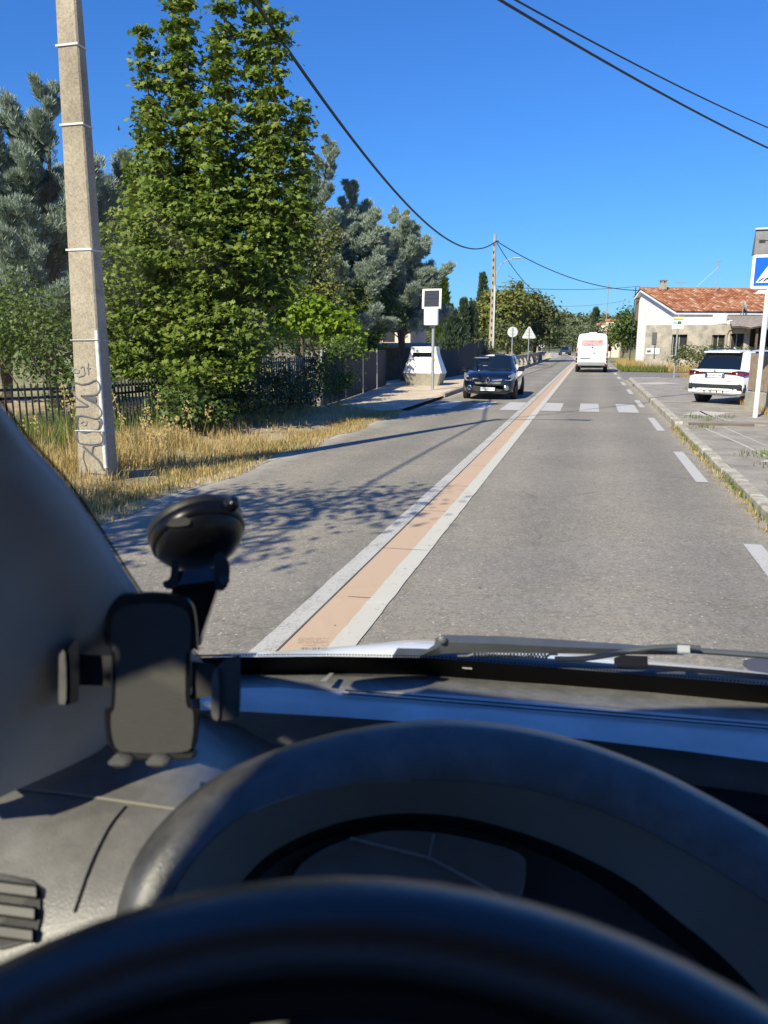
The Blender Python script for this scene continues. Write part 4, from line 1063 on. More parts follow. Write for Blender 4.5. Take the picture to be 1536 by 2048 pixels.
bs_ = thing("bus_stop_sign", "white bus stop flag sign with an orange top strip on a post", "bus stop sign", (4.42, 45.2, .1))
mb = MB(); mb.tube([(4.42, 45.2, .0), (4.42, 45.2, 3.32)], .045, 8); mb.build("post", M['steel'], bs_, True)
mb = MB(); mb.prism(rrect(4.12, 4.72, 2.62, 3.22, .05), 'y', 45.12, 45.15); bsp = mb.build("sign_plate", M['white_paint'], bs_)
mb = MB(); mb.add([(4.13, 45.113, 3.05), (4.71, 45.113, 3.05), (4.71, 45.113, 3.20), (4.13, 45.113, 3.20)], [(0, 1, 2, 3)]); mb.build("orange_strip", pm("orange_strip", (.72, .5, .16), .5), bsp)
mb = MB(); 
for k in range(9): mb.add([(4.2 + k * .05, 45.109, 3.075), (4.235 + k * .05, 45.109, 3.075), (4.24 + k * .05, 45.109, 3.125 + .02 * (k % 3 == 0)), (4.2 + k * .05, 45.109, 3.12)], [(0, 1, 2, 3)])
mb.build("lettering", pm("brown_letters", (.32, .16, .03), .6), bsp)
mb = MB(); mb.add([(4.14, 45.113, 2.84), (4.36, 45.113, 2.84), (4.36, 45.113, 3.0), (4.14, 45.113, 3.0)], [(0, 1, 2, 3)]); mb.build("pictogram", pm("pale_blue", (.3, .45, .62), .5), bsp)
mb = MB(); mb.add([(4.38, 45.113, 2.84), (4.58, 45.113, 2.84), (4.58, 45.113, 3.0), (4.38, 45.113, 3.0)], [(0, 1, 2, 3)]); mb.build("pictogram", pm("dark_teal", (.04, .12, .15), .5), bsp)
mb = MB(); mb.box((4.42, 45.12, 1.05), (.12, .06, .22)); mb.build("timetable_case", M['dark_metal'], bs_)

# slatted boundary wall at right
wl = thing("boundary_wall", "low rendered wall topped with weathered wooden slats at the right edge", "wall", (4.0, 21.95, .135))
wa, wb_ = Vector((4.0, 21.95, 0)), Vector((6.6, 15.6, 0)); d_ = (wb_ - wa); L = d_.length; a = math.atan2(d_.y, d_.x)
T = Matrix.Translation(wa) @ Matrix.Rotation(a, 4, 'Z')
mb = MB(); mb.box((L / 2, 0, .33), (L, .18, .54), T, 0, .015); mb.build("base_wall", M['plain_concrete'], wl)
mb = MB()
for k in range(int(L / .062)):
    mb.box((.03 + k * .062, -.02 + random.uniform(-.004, .004), 1.09 + random.uniform(-.012, .012)), (.052, .02, .94), T)
sl_ = mb.build("slats", M['slat'], wl)
for z in (.8, 1.35):
    mb = MB(); mb.box((L / 2, .03, z), (L, .03, .05), T); mb.build("rail", M['slat'], wl)
for x in (.0, 2.4):
    mb = MB(); mb.box((x, .05, .85), (.08, .08, 1.4), T); mb.build("post", M['steel'], wl)

# ------------------------------------------------------------------ white house with annex
hs = thing("house", "white house with clay tile roof and a bare concrete annex on the right", "house", (7, 62, 0))
U = Vector((.93, .37, 0)).normalized(); N_ = Vector((-U.y, U.x, 0))     # along the front, and to the back
O = Vector((5.72, 60.2, 0))
HT = Matrix(((U.x, N_.x, 0, O.x), (U.y, N_.y, 0, O.y), (0, 0, 1, 0), (0, 0, 0, 1)))
LN, DP, AP, EV, RG = 17.0, 6.2, 5.5, 4.15, 6.0
mb = MB()
mb.add([(0, 0, 0), (LN, 0, 0), (LN, 0, EV), (0, 0, EV), (0, DP, 0), (LN, DP, 0), (LN, DP, RG - .5), (0, DP, RG - .5), (0, AP, RG - .1), (LN, AP, RG - .1)],
       [(0, 1, 2, 3), (5, 4, 7, 6), (4, 0, 3, 8, 7), (1, 5, 6, 9, 2)], HT)
mb.build("wall", M['plaster'], hs)
# tiled roof: courses of individual tiles on both slopes
def slope(n_c, n_t, p00, p10, p01, jitter, mbx):
    p00, p10, p01 = map(np.array, (p00, p10, p01)); nrm = unit(np.cross(p10 - p00, p01 - p00)); nrm = nrm * np.sign(nrm[2])
    for i in range(n_c):
        for j in range(n_t):
            a0, a1 = j / n_t, (j + 1.0) / n_t; b0, b1 = i / n_c - .012, (i + 1.12) / n_c
            q = lambda a_, b_, h_: tuple(p00 + (p10 - p00) * a_ + (p01 - p00) * b_ + nrm * h_)
            e = random.uniform(-jitter, jitter); m_ = (a0 + a1) / 2
            mbx.add([q(a0, b0, .075 + e), q(m_, b0, .135 + e), q(a1, b0, .075 + e), q(a1, b1, .01), q(m_, b1, .07), q(a0, b1, .01), q(a0, b0, .03), q(a1, b0, .03)], [(0, 1, 4, 5), (1, 2, 3, 4), (0, 6, 7, 2, 1)])
mb = MB()
tp = lambda x, y, z: tuple(HT @ Vector((x, y, z)))
slope(18, 60, tp(-.35, -.45, EV - .08), tp(LN, -.45, EV - .08), tp(-.35, AP, RG), .012, mb)
slope(4, 40, tp(-.35, DP + .35, RG - .6), tp(LN, DP + .35, RG - .6), tp(-.35, AP, RG), .012, mb)
rf = mb.build("roof", M['tile'], hs)
mb = MB(); mb.tube([tp(-.38, AP, RG + .05), tp(LN, AP, RG + .05)], .11, 8); mb.build("ridge_tiles", M['tile'], rf)
mb = MB(); mb.add([(-.3, -.42, EV - .14), (-.3, AP, RG - .06), (-.3, DP + .32, RG - .62), (-.3, DP + .32, RG - .76), (-.3, AP, RG - .2), (-.3, -.42, EV - .28), (LN, -.42, EV - .14), (LN, AP, RG - .06), (LN, DP + .32, RG - .62), (LN, DP + .32, RG - .76), (LN, AP, RG - .2), (LN, -.42, EV - .28)],
               [(0, 1, 4, 5), (1, 2, 3, 4), (0, 6, 7, 1), (1, 7, 8, 2), (5, 11, 10, 4), (4, 10, 9, 3), (0, 5, 11, 6), (2, 3, 9, 8)], HT); mb.build("verge_board", M['plaster'], rf)
mb = MB(); mb.box((1.3, AP - .5, RG + .18), (.42, .4, .5), HT); mb.build("chimney", M['plaster_grey'], rf)
ch = MB(); 
for sx in (-.16, .16):
    for sy in (-.14, .14): ch.box((1.3 + sx, AP - .5 + sy, RG + .51), (.08, .08, .16), HT)
ch.box((1.3, AP - .5, RG + .62), (.5, .46, .07), HT); ch.build("chimney_cap", M['grey_plastic'], rf)
mb = MB(); mb.tube([tp(-.1, -.05, .1), tp(-.1, -.05, EV - .5)], .05, 6); mb.build("drain_pipe", M['plaster'], hs)
mb = MB(); mb.tube([tp(-.1, DP + .1, 5.5), tp(-.12, DP + .2, 4.6), tp(-.15, DP + .25, 3.4)], .05, 5); mb.box((.4, DP + .12, 4.5), (1.2, .2, 1.7), HT); mb.build("eave_shutter", M['wood_old'], hs)
mb = MB(); mb.box((10.5, -.02, 3.75), (.7, .1, .35), HT); mb.build("window", M['dark_in'], hs)
# satellite dish and mast
ds = thing("satellite_dish", "small grey satellite dish below the eaves of the white house", "satellite dish", tuple(HT @ Vector((4.6, -.6, 4.2))))
Dm = HT @ Matrix.Translation((4.6, -.75, 4.45)) @ Matrix.Rotation(rad(70), 4, 'Z') @ Matrix.Rotation(rad(70), 4, 'X')
mb = MB(); mb.lathe([(.02, 0), (.2, .02), (.34, .07), (.4, .12)], 20, Dm, 0, False); mb.build("dish", M['sign_back'], ds, True)
mb = MB(); mb.tube([tuple(HT @ Vector((4.6, 0.0, 3.95))), tuple(HT @ Vector((4.6, -.7, 3.95))), tuple(HT @ Vector((4.6, -.72, 4.45)))], .03, 6); mb.build("bracket", M['steel'], ds)
at = thing("aerial_mast", "thin television aerial mast rising above the tiled roof", "aerial", tuple(HT @ Vector((5.4, 4.5, 5.6))))
mb = MB(); mb.tube([tuple(HT @ Vector((5.4, 4.5, 5.6))), tuple(HT @ Vector((5.4, 4.5, 8.15)))], .03, 6); mb.build("mast", M['steel'], at)
mb = MB(); mb.box((5.4, 4.5, 8.0), (.06, .6, .03), HT); mb.box((5.4, 4.3, 8.0), (.5, .02, .02), HT); mb.box((5.4, 4.7, 8.0), (.4, .02, .02), HT); mb.build("aerial_arm", M['steel'], at)
mb = MB(); mb.tube([tuple(HT @ Vector((5.4, 4.5, 7.6))), tuple(HT @ Vector((3.8, 4.6, 6.1)))], .012, 4); mb.build("stay_wire", M['steel'], at)
a2 = thing("aerial_mast", "short flat aerial on the middle of the roof ridge", "aerial", tuple(HT @ Vector((3.0, 5.5, 6))))
mb = MB(); mb.tube([tuple(HT @ Vector((3.0, 5.5, 5.9))), tuple(HT @ Vector((3.0, 5.5, 6.55)))], .03, 6); mb.build("mast", M['steel'], a2)
mb = MB(); mb.box((3.0, 5.5, 6.5), (.9, .03, .03), HT); [mb.box((2.6 + .2 * k, 5.5, 6.5), (.02, .4, .02), HT) for k in range(5)]; mb.build("aerial_arm", M['steel'], a2)
# annex
AX0, AX1, AY, AT, AD = 3.55, 10.25, 57.6, 3.08, 2.6
an = MB()
ops = [(5.32, 6.3, 1.05, 2.45), (7.88, 8.7, 1.45, 2.42), (9.02, 9.9, 1.3, 2.5)]
xs_ = sorted({AX0, AX1, *[q for o_ in ops for q in o_[:2]]}); zs_ = sorted({0.0, AT, *[q for o_ in ops for q in o_[2:]]})
for i in range(len(xs_) - 1):
    for j in range(len(zs_) - 1):
        xm, zm = (xs_[i] + xs_[i + 1]) / 2, (zs_[j] + zs_[j + 1]) / 2
        if any(o_[0] < xm < o_[1] and o_[2] < zm < o_[3] for o_ in ops): continue
        an.add([(xs_[i], AY, zs_[j]), (xs_[i + 1], AY, zs_[j]), (xs_[i + 1], AY, zs_[j + 1]), (xs_[i], AY, zs_[j + 1])], [(0, 1, 2, 3)])
for x0, x1, z0, z1_ in ops:
    an.add([(x0, AY, z0), (x1, AY, z0), (x1, AY, z1_), (x0, AY, z1_), (x0, AY + .3, z0), (x1, AY + .3, z0), (x1, AY + .3, z1_), (x0, AY + .3, z1_)], [(0, 4, 5, 1), (1, 5, 6, 2), (2, 6, 7, 3), (3, 7, 4, 0)])
an.add([(AX0, AY, 0), (AX0, AY, AT), (AX0 + .2, AY + AD, AT), (AX0 + .2, AY + AD, 0), (AX1, AY, 0), (AX1, AY, AT), (AX1 + .2, AY + AD + 2, AT), (AX1 + .2, AY + AD + 2, 0)], [(0, 1, 2, 3), (4, 5, 6, 7), (1, 5, 6, 2)])
ao = an.build("annex_wall", M['plaster_grey'], hs)
for x0, x1, z0, z1_ in ops:
    f = MB(); f.box(((x0 + x1) / 2, AY + .27, (z0 + z1_) / 2), (x1 - x0 - .01, .05, z1_ - z0 - .01)); wf = f.build("annex_window", M['dark_in'], hs)
    f = MB(); f.box((x0 + .08, AY + .22, (z0 + z1_) / 2), (.07, .05, z1_ - z0 - .04)); f.box(((x0 + x1) / 2, AY + .22, (z0 + z1_) / 2), (.06, .05, z1_ - z0 - .04)); f.build("window_frame", M['plain_concrete'], wf)
mb = MB(); mb.box((5.85, AY - .06, 1.02), (.9, .2, .1)); mb.build("window_sill", M['plaster'], hs)
mb = MB(); mb.box((6.9, AY + .15, 3.35), (2.6, .3, .5)); mb.box((8.3, AY + .2, 3.45), (.9, .35, .75), None, 0, .1); mb.box((9.0, AY + .25, 3.2), (.6, .3, .35), None, 0, .1); mb.build("annex_parapet", M['plaster'], hs)
mb = MB(); mb.box((4.1, AY - .02, 1.32), (.9, .06, .42)); mb.build("letter_panel", M['plaster'], hs)
mb = MB(); mb.box((4.15, AY - .02, 2.2), (.3, .08, .8)); mb.box((4.22, AY - .04, 1.3), (.07, .06, .9)); mb.build("lamp_stain", M['spray'], hs)
mb = MB(); mb.box((3.85, AY - .06, 1.32), (.26, .03, .14)); mb.build("number_plate", M['spray'], hs)
mb = MB(); mb.tube([(8.78, AY - .05, .9), (8.78, AY - .06, 2.5), (8.9, AY - .06, 2.75), (9.2, AY - .05, 2.8)], .06, 6); mb.build("flue_pipe", M['plain_concrete'], hs)
# lean-to on the right of the annex
lt = thing("lean_to", "collapsing grey sheet lean-to roof right of the concrete annex", "shed", (12, 57, 0))
mb = MB(); rings = []
for k in range(14):
    x = 8.9 + k * .55
    rings.append([(x, AY - 1.3 + .2 * math.sin(k * 1.9), 2.95 - .02 * k + .08 * math.sin(k * 2.7)), (x, AY + .6, 3.45 + .05 * math.sin(k * 1.3)), (x, AY + 2.4, 3.75)])
mb.loft(rings); rings2 = [[(p[0], p[1], p[2] - .07) for p in r] for r in rings]; mb.loft(rings2); mb.build("roof", M['grey_sheet'], lt)
mb = MB(); mb.box((13.5, AY + 1.8, 1.5), (6.0, .1, 3.0)); mb.build("back_wall", M['dark_in'], lt)
for x in (10.5, 13.0, 15.5):
    mb = MB(); mb.box((x, AY - .9, 1.45), (.14, .14, 2.95)); mb.build("post", M['wood_old'], lt)
wr = MB(); wr.loft([[(9.6 + .35 * t, 44.4 - .1 * t, 1.55 + .25 * math.sin(t * 2.2) + .1 * s_), (9.75 + .4 * t, 43.8, 1.35 + .28 * math.sin(t * 2.0))] for t, s_ in zip(np.linspace(0, 3, 9), (0, 1, 0, 1, 0, 1, 0, 1, 0))])
tag(wr.build("tarpaulin", M['plaster']), "crumpled white tarpaulin lying over the hedge by the slatted wall", "tarpaulin")

# thin far poles and houses on the hill
for x, y, h, lab in ((3.31, 100, 5.2, "thin leaning utility pole left of the white house"), (2.5, 112, 4.6, "thin pole further left beyond the white van"), (3.05, 67.5, 6.3, "slim dark pole at the corner of the white house"), (-6.6, 100, 4.4, "thin pole near the end of the guard rail"), (5.0, 330, 26, "distant pole on the wooded hill")):
    mb = MB(); mb.tube([(x, y, 0), (x + .12, y, h)], [.045 if y == 67.5 else .11 if y < 200 else .2, .035 if y == 67.5 else .07 if y < 200 else .15], 7)
    tag(mb.build("thin_pole", M['dark_metal'] if y == 67.5 else M['concrete_pole']), lab, "pole")
def small_house(label, x, y, z, s_, wallc=(.62, .52, .44)):
    o = thing("hill_house", label, "house", (x, y, z), 0, "houses on the wooded hill")
    mb = MB(); mb.box((x, y, z + s_ * .3 - 2), (s_ * 1.5, s_, s_ * .7 + 4)); mb.build("wall", pm("hill_house_wall", wallc, .9), o)
    mb = MB(); mb.add([(x - s_ * .85, y - s_ * .6, z + s_ * .62), (x + s_ * .85, y - s_ * .6, z + s_ * .62), (x + s_ * .85, y + s_ * .6, z + s_ * .62), (x - s_ * .85, y + s_ * .6, z + s_ * .62), (x - s_ * .85, y, z + s_ * .95), (x + s_ * .85, y, z + s_ * .95)], [(0, 1, 5, 4), (3, 2, 5, 4), (1, 2, 5), (0, 3, 4), (0, 1, 2, 3)]); mb.build("roof", M['tile'], o)
    mb = MB(); mb.box((x - s_ * .3, y - s_ * .5, z + s_ * .35), (s_ * .2, .2, s_ * .25)); mb.build("window", M['dark_in'], o)
small_house("pinkish house with orange roof high on the wooded hill", 4.9, 225, 6.6, 2.1)
small_house("pale house just left of the orange roofed one on the hill", 2.3, 228, 6.0, 1.7, (.7, .66, .58))
small_house("small house with a clay roof below the hill behind the thin poles", 2.9, 116, 1.3, 1.2)

# ------------------------------------------------------------------ vehicles (local axes: x right, y forward, z up)
def ring(y, w, zb, zt, crown=.03, tuck=.9):
    h = zt - zb
    half = [(0, zb), (w * .82, zb), (w * .97, zb + .10 * h), (w, zb + .34 * h), (w * .995, zb + .62 * h), (w * .97, zt - .12 * h), (w * tuck, zt - .02 * h), (w * .55, zt + crown * .7), (0, zt + crown)]
    return [(x, y, z) for x, z in half] + [(-x, y, z) for x, z in half[-2:0:-1]]
def wheel(root, x, y, r, wd, name="wheel"):
    s = 1 if x > 0 else -1
    T = Matrix.Translation((x, y, r)) @ Matrix.Rotation(rad(90) * s, 4, 'Y')
    mb = MB(); mb.lathe([(r * .62, -wd / 2), (r * .94, -wd / 2), (r, -wd / 2 + .03), (r, wd / 2 - .03), (r * .94, wd / 2), (r * .62, wd / 2)], 28, T)
    o = mb.build(name, M['tyre'], root, True, False)
    mb = MB(); mb.lathe([(r * .63, wd / 2 - .02), (r * .60, wd / 2 - .01), (r * .56, wd / 2 - .05), (.001, wd / 2 - .05)], 24, T, 0, False)
    for k in range(5):
        mb.box((r * .3, 0, wd / 2 - .03), (r * .56, r * .16, .03), T @ Matrix.Rotation(k * 2 * math.pi / 5, 4, 'Z'))
    mb.lathe([(r * .12, wd / 2 - .05), (r * .12, wd / 2 - .01), (.001, wd / 2)], 12, T)
    mb.build("rim", M['rim'], o, False, False)
    return o
def arch(mb, x, y, r, zc):     # dark wheel-arch liner on the flank
    s = 1 if x > 0 else -1
    T = Matrix.Translation((x, y, zc)) @ Matrix.Rotation(rad(90) * s, 4, 'Y')
    mb.lathe([(r, -.12), (r, .012), (.001, .012)], 28, T)
def greenhouse(root, belt, roof, zb, zt, body, spec, crown=.06, glass=None):
    """belt/roof: half outlines [(x,y)], front to rear. spec: list of per-segment part names (None = body colour)."""
    n = len(belt); parts = {}
    bm_ = MB()
    zbf = zb if callable(zb) else (lambda i: zb)
    ztf = zt if callable(zt) else (lambda i: zt)
    for s in (1, -1):
        for i in range(n - 1):
            q = [(s * belt[i][0], belt[i][1], zbf(i)), (s * belt[i + 1][0], belt[i + 1][1], zbf(i + 1)), (s * roof[i + 1][0], roof[i + 1][1], ztf(i + 1)), (s * roof[i][0], roof[i][1], ztf(i))]
            nm = spec[i]
            if nm is None: bm_.add(q, [(0, 1, 2, 3)])
            else:
                key = nm if nm in ("windscreen", "rear_window") else (nm, s)
                parts.setdefault(key, MB()).add(q, [(0, 1, 2, 3)])
    for s in (1, -1):
        for i in range(n - 1):
            m1 = (roof[i][1]); m2 = roof[i + 1][1]
            bm_.add([(s * roof[i][0], m1, ztf(i)), (s * roof[i + 1][0], m2, ztf(i + 1)), (s * roof[i + 1][0] * .55, m2 * .93 + .02, ztf(i + 1) + crown * .8), (s * roof[i][0] * .55, m1 * .93 + .02, ztf(i) + crown * .8),
                     (0, m2 * .93, ztf(i + 1) + crown), (0, m1 * .93, ztf(i) + crown)], [(0, 1, 2, 3), (3, 2, 4, 5)])
    bm_.build("roof", body, root, True, False)
    for k, v in parts.items():
        v.build(k if isinstance(k, str) else k[0], glass or M['car_glass'], root, True, False)
def quad_patch(root, name, pts_, mat, flip=True, th=.012, axis=(0, 1, 0)):
    """a lamp or trim patch with some thickness along axis"""
    A = Vector(axis); mb = MB(); n = len(pts_)
    f = [tuple(Vector(p) + A * th) for p in pts_]; b = [tuple(Vector(p) - A * .03) for p in pts_]
    mb.add(f + b, [tuple(range(n)), tuple(range(n, 2 * n))[::-1]] + [(i, (i + 1) % n, n + (i + 1) % n, n + i) for i in range(n)])
    return mb.build(name, mat, root, False, False)
def plate(root, y, z, txt, face, w_=.52, h=.11, M_=None):
    mb = MB(); mb.box((0, y, z), (w_, .012, h), M_); p = mb.build("number_plate", M['plate'], root, False, False)
    T = (M_ or Matrix()) @ Matrix.Translation((0, y + face * .008, z)) @ (Matrix.Rotation(rad(180), 4, 'Z') if face > 0 else Matrix()) @ Matrix.Rotation(rad(90), 4, 'X')
    mb = MB(); text_mesh(mb, txt, h * .86, T); mb.build("lettering", M['ink'], p, False, False)
    mb = MB()
    for sx in (-1, 1): mb.box((sx * (w_ / 2 - .014), y + face * .007, z), (.028, .006, h), M_)
    mb.build("blue_band", M['plate_blue'], p, False, False)

# oncoming dark hatchback
hb_ = thing("hatchback_car", "shiny dark navy hatchback driving towards us over the crossing", "car", (-3.22, 27.5, 0), rad(180))
st_ = [(-2.03, .60, .42, .84), (-1.95, .76, .30, .93), (-1.6, .84, .24, .97), (-1.0, .865, .19, .965), (0, .868, .18, .945), (.85, .865, .18, .93), (1.2, .86, .18, .92), (1.55, .845, .18, .885), (1.8, .80, .19, .83), (1.95, .70, .20, .765), (2.03, .55, .24, .70)]
mb = MB(); mb.loft([ring(*q) for q in st_], True, True); arch(mb, .80, -1.22, .35, .31); mb.build("body", M['navy'], hb_, True, False)
mb = MB()
for sx in (-1, 1):
    for y in (-1.24, 1.27): arch(mb, sx * .868, y, .345, .31)
mb.build("wheel_arch", M['black'], hb_, False, False)
for sx in (-1, 1):
    for y in (-1.24, 1.27): wheel(hb_, sx * .79, y, .305, .2)
belt = [(0, 1.28), (.40, 1.24), (.68, 1.08), (.775, .85), (.79, .55), (.79, -.3), (.785, -.9), (.75, -1.4), (.62, -1.78), (.3, -1.9), (0, -1.92)]
roof = [(0, .42), (.34, .38), (.535, .28), (.57, .18), (.585, .1), (.60, -.3), (.595, -.8), (.575, -1.1), (.5, -1.4), (.26, -1.5), (0, -1.52)]
greenhouse(hb_, belt, roof, .92, 1.39, M['navy'], ["windscreen", "windscreen", None, "side_window", "side_window", "side_window", "side_window", None, "rear_window", "rear_window"], .06)
for s in (-1, 1):
    quad_patch(hb_, "headlight", [(s * .46, 1.985, .665), (s * .52, 1.96, .70), (s * .70, 1.86, .80), (s * .80, 1.66, .875), (s * .835, 1.62, .84), (s * .81, 1.76, .70), (s * .72, 1.93, .625), (s * .55, 2.0, .63)], M['lamp_clear'], th=.03, axis=(s * .4, .9, .1))
    quad_patch(hb_, "chrome_strip", [(s * .13, 2.045, .655), (s * .46, 2.02, .685), (s * .46, 2.02, .635), (s * .30, 2.035, .61), (s * .13, 2.05, .625)], M['chrome'], th=.015)
    T = Matrix.Translation((s * .60, 1.99, .40)) @ Matrix.Rotation(rad(-90), 4, 'X') @ Matrix.Rotation(s * rad(18), 4, 'Y')
    mb = MB(); mb.lathe([(.085, -.03), (.085, .03), (.06, .045), (.045, .03), (.001, .03)], 16, T); mb.build("fog_lamp", M['chrome'], hb_, True, False)
    mb = MB(); mb.box((s * .955, .72, .97), (.22, .13, .15), None, 0, .04); mb.box((s * .86, .75, .92), (.12, .05, .05)); mb.build("door_mirror", M['navy'], hb_, True, False)
quad_patch(hb_, "grille", [(-.46, 2.0, .61), (.46, 2.0, .61), (.40, 2.03, .52), (-.40, 2.03, .52)], M['clad'], th=.02)
quad_patch(hb_, "lower_grille", [(-.48, 2.0, .47), (.48, 2.0, .47), (.52, 2.0, .34), (.4, 2.02, .28), (-.4, 2.02, .28), (-.52, 2.0, .34)], M['black'], th=.03)
mb = MB()
for a_, b_ in (((0, .75), (.065, .65)), ((.065, .65), (0, .55)), ((0, .55), (-.065, .65)), ((-.065, .65), (0, .75))):
    mb.tube([(a_[0], 2.075, a_[1]), (b_[0], 2.075, b_[1])], .017, 6)
mb.build("emblem", M['chrome'], hb_, False, False)
for pts_ in ([(-.19, 2.055, .60), (0, 2.07, .50), (.19, 2.055, .60)], ):
    mb = MB(); mb.tube(pts_, .012, 5); mb.build("chrome_trim", M['chrome'], hb_, False, False)
plate(hb_, 2.06, .355, "EM-488-CZ", 1)
mb = MB(); mb.box((.25, .95, 1.07), (.16, .05, .06), None, 0, .02); mb.box((.42, .62, 1.34), (.5, .1, .03)); mb.build("rear_view_mirror", M['lamp_clear'], hb_, False, False)
mb = MB(); mb.tube([(-.6, 1.1, .965), (.05, 1.22, .97)], .012, 4); mb.tube([(0, 1.15, .975), (.6, 1.05, .97)], .012, 4); mb.build("wiper", M['black'], hb_, False, False)

# white SUV parked on the right, seen from behind
sv = thing("parked_suv", "white estate style SUV parked on the right pavement facing away", "car", (4.66, 25.05, .135), -rad(38))
sv.scale = (.93, .93, .93)
st_ = [(-2.26, .70, .36, 1.00), (-2.20, .86, .30, 1.03), (-2.0, .91, .27, 1.05), (-1.4, .922, .25, 1.06), (-.5, .922, .24, 1.04), (.8, .92, .24, 1.02), (1.3, .91, .25, 1.0), (1.8, .87, .27, .93), (2.1, .78, .3, .86), (2.24, .6, .36, .76)]
mb = MB(); mb.loft([ring(y, w_, a_, b_, .02, .95) for y, w_, a_, b_ in st_], True, True); mb.build("body", M['car_white'], sv, True, False)
mb = MB()
for sx in (-1, 1):
    for y in (-1.36, 1.33): arch(mb, sx * .925, y, .42, .38)
mb.build("wheel_arch", M['clad'], sv, False, False)
for sx in (-1, 1):
    for y in (-1.36, 1.33): wheel(sv, sx * .83, y, .36, .24)
belt = [(0, 1.1), (.45, 1.05), (.74, .85), (.84, .6), (.855, .3), (.86, -.4), (.86, -1.15), (.855, -1.45), (.84, -1.85), (.70, -2.13), (.3, -2.2), (0, -2.21)]
roof = [(0, .25), (.4, .2), (.58, .1), (.63, .0), (.65, -.1), (.665, -.5), (.665, -1.1), (.66, -1.3), (.64, -1.62), (.56, -1.80), (.26, -1.84), (0, -1.85)]
greenhouse(sv, belt, roof, 1.04, 1.56, M['car_white'], ["windscreen", "windscreen", None, "side_window", "side_window", "side_window", "side_window", None, None, "rear_window", "rear_window"], .05)
mb = MB(); mb.loft([[(-.60, -1.62, 1.60), (.60, -1.62, 1.60), (.60, -1.62, 1.56), (-.60, -1.62, 1.56)], [(-.57, -2.0, 1.565), (.57, -2.0, 1.565), (.57, -2.0, 1.53), (-.57, -2.0, 1.53)]], True, True); mb.build("roof_spoiler", M['car_white'], sv, False, False)
mb = MB(); mb.loft([[(0, -1.15, 1.62), (.03, -1.15, 1.62), (-.03, -1.15, 1.62)], [(0, -1.32, 1.70), (.012, -1.32, 1.65), (-.012, -1.32, 1.65)]], True, True); mb.build("roof_fin", M['car_white'], sv, False, False)
for s in (-1, 1):
    mb = MB(); mb.tube([(s * .62, -1.5, 1.6), (s * .63, -1.2, 1.635), (s * .62, -.2, 1.64), (s * .6, .05, 1.6)], .02, 6); mb.build("roof_rail", M['clad'], sv, False, False)
    mb = MB(); mb.loft([[(s * .30, -2.268, .945), (s * .60, -2.262, .965), (s * .72, -2.25, 1.0), (s * .86, -2.215, .995), (s * .93, -2.03, .965)], [(s * .30, -2.268, .905), (s * .60, -2.268, .885), (s * .72, -2.258, .87), (s * .875, -2.225, .85), (s * .935, -2.03, .90)]])
    mb.build("tail_light", M['lamp_red'], sv, False, False)
    mb = MB(); mb.loft([[(s * .52, -2.275, .975), (s * .72, -2.256, 1.01), (s * .865, -2.218, 1.0)], [(s * .52, -2.275, .945), (s * .72, -2.262, .96), (s * .872, -2.224, .95)]]); mb.build("dark_lens", M['lamp_red_dark'], sv, False, False)
    mb = MB(); mb.loft([[(s * .56, -2.255, .62), (s * .78, -2.24, .63), (s * .90, -2.12, .62)], [(s * .54, -2.268, .55), (s * .80, -2.25, .5), (s * .915, -2.10, .5)], [(s * .60, -2.262, .42), (s * .79, -2.24, .36), (s * .90, -2.10, .37)]]); mb.build("bumper_pod", M['clad'], sv, False, False)
    mb = MB(); mb.box((s * .83, -2.215, .51), (.03, .04, .17)); mb.build("rear_reflector", M['lamp_red_dark'], sv, False, False)
mb = MB(); mb.loft([[(x, -2.275 + .02 * (x / .8) ** 2, .60 + .015 * abs(x)) for x in np.linspace(-.84, .84, 9)], [(x, -2.285 + .02 * (x / .8) ** 2, .485) for x in np.linspace(-.84, .84, 9)]]); mb.build("bumper_insert", M['clad'], sv, False, False)
mb = MB(); mb.loft([[(x, -2.29 + .03 * (x / .8) ** 2, .485 - .05 * (abs(x) > .55)) for x in np.linspace(-.84, .84, 15)], [(x, -2.28 + .03 * (x / .8) ** 2, .425 - .07 * (abs(x) > .55)) for x in np.linspace(-.84, .84, 15)]]); mb.build("bumper_trim", M['car_white'], sv, False, False)
mb = MB(); mb.loft([[(x, -2.27, .42) for x in np.linspace(-.72, .72, 5)], [(x, -2.20, .30) for x in np.linspace(-.66, .66, 5)], [(x, -2.0, .26) for x in np.linspace(-.6, .6, 5)]]); mb.build("diffuser", M['grey_plastic'], sv, False, False)
for x in (-.3, -.1, .1, .3):
    mb = MB(); mb.box((x, -2.285, .40), (.03, .02, .05)); mb.build("diffuser_fin", M['clad'], sv, False, False)
mb = MB(); mb.box((0, -2.272, .955), (.98, .012, .022)); mb.build("light_bar", M['clad'], sv, False, False)
plate(sv, -2.282, .86, "GR-851-HK", -1)
mb = MB()
for sx in (-1, 1): mb.box((sx * .29, -2.275, .86), (.035, .02, .14))
mb.build("plate_recess", M['clad'], sv, False, False)
T = Matrix.Translation((-.02, -2.24, 1.0)) @ Matrix.Rotation(rad(90), 4, 'X')
mb = MB(); mb.lathe([(.042, -.02), (.042, .02), (.03, .026), (.001, .026)], 16, T); mb.build("emblem", M['steel'], sv, True, False)
mb = MB(); mb.box((.45, -2.272, .72), (.17, .01, .018)); mb.build("lettering", M['steel'], sv, False, False)
mb = MB(); mb.box((1.0, .62, 1.06), (.22, .16, .16), None, 0, .05); mb.build("door_mirror", M['car_white'], sv, True, False)

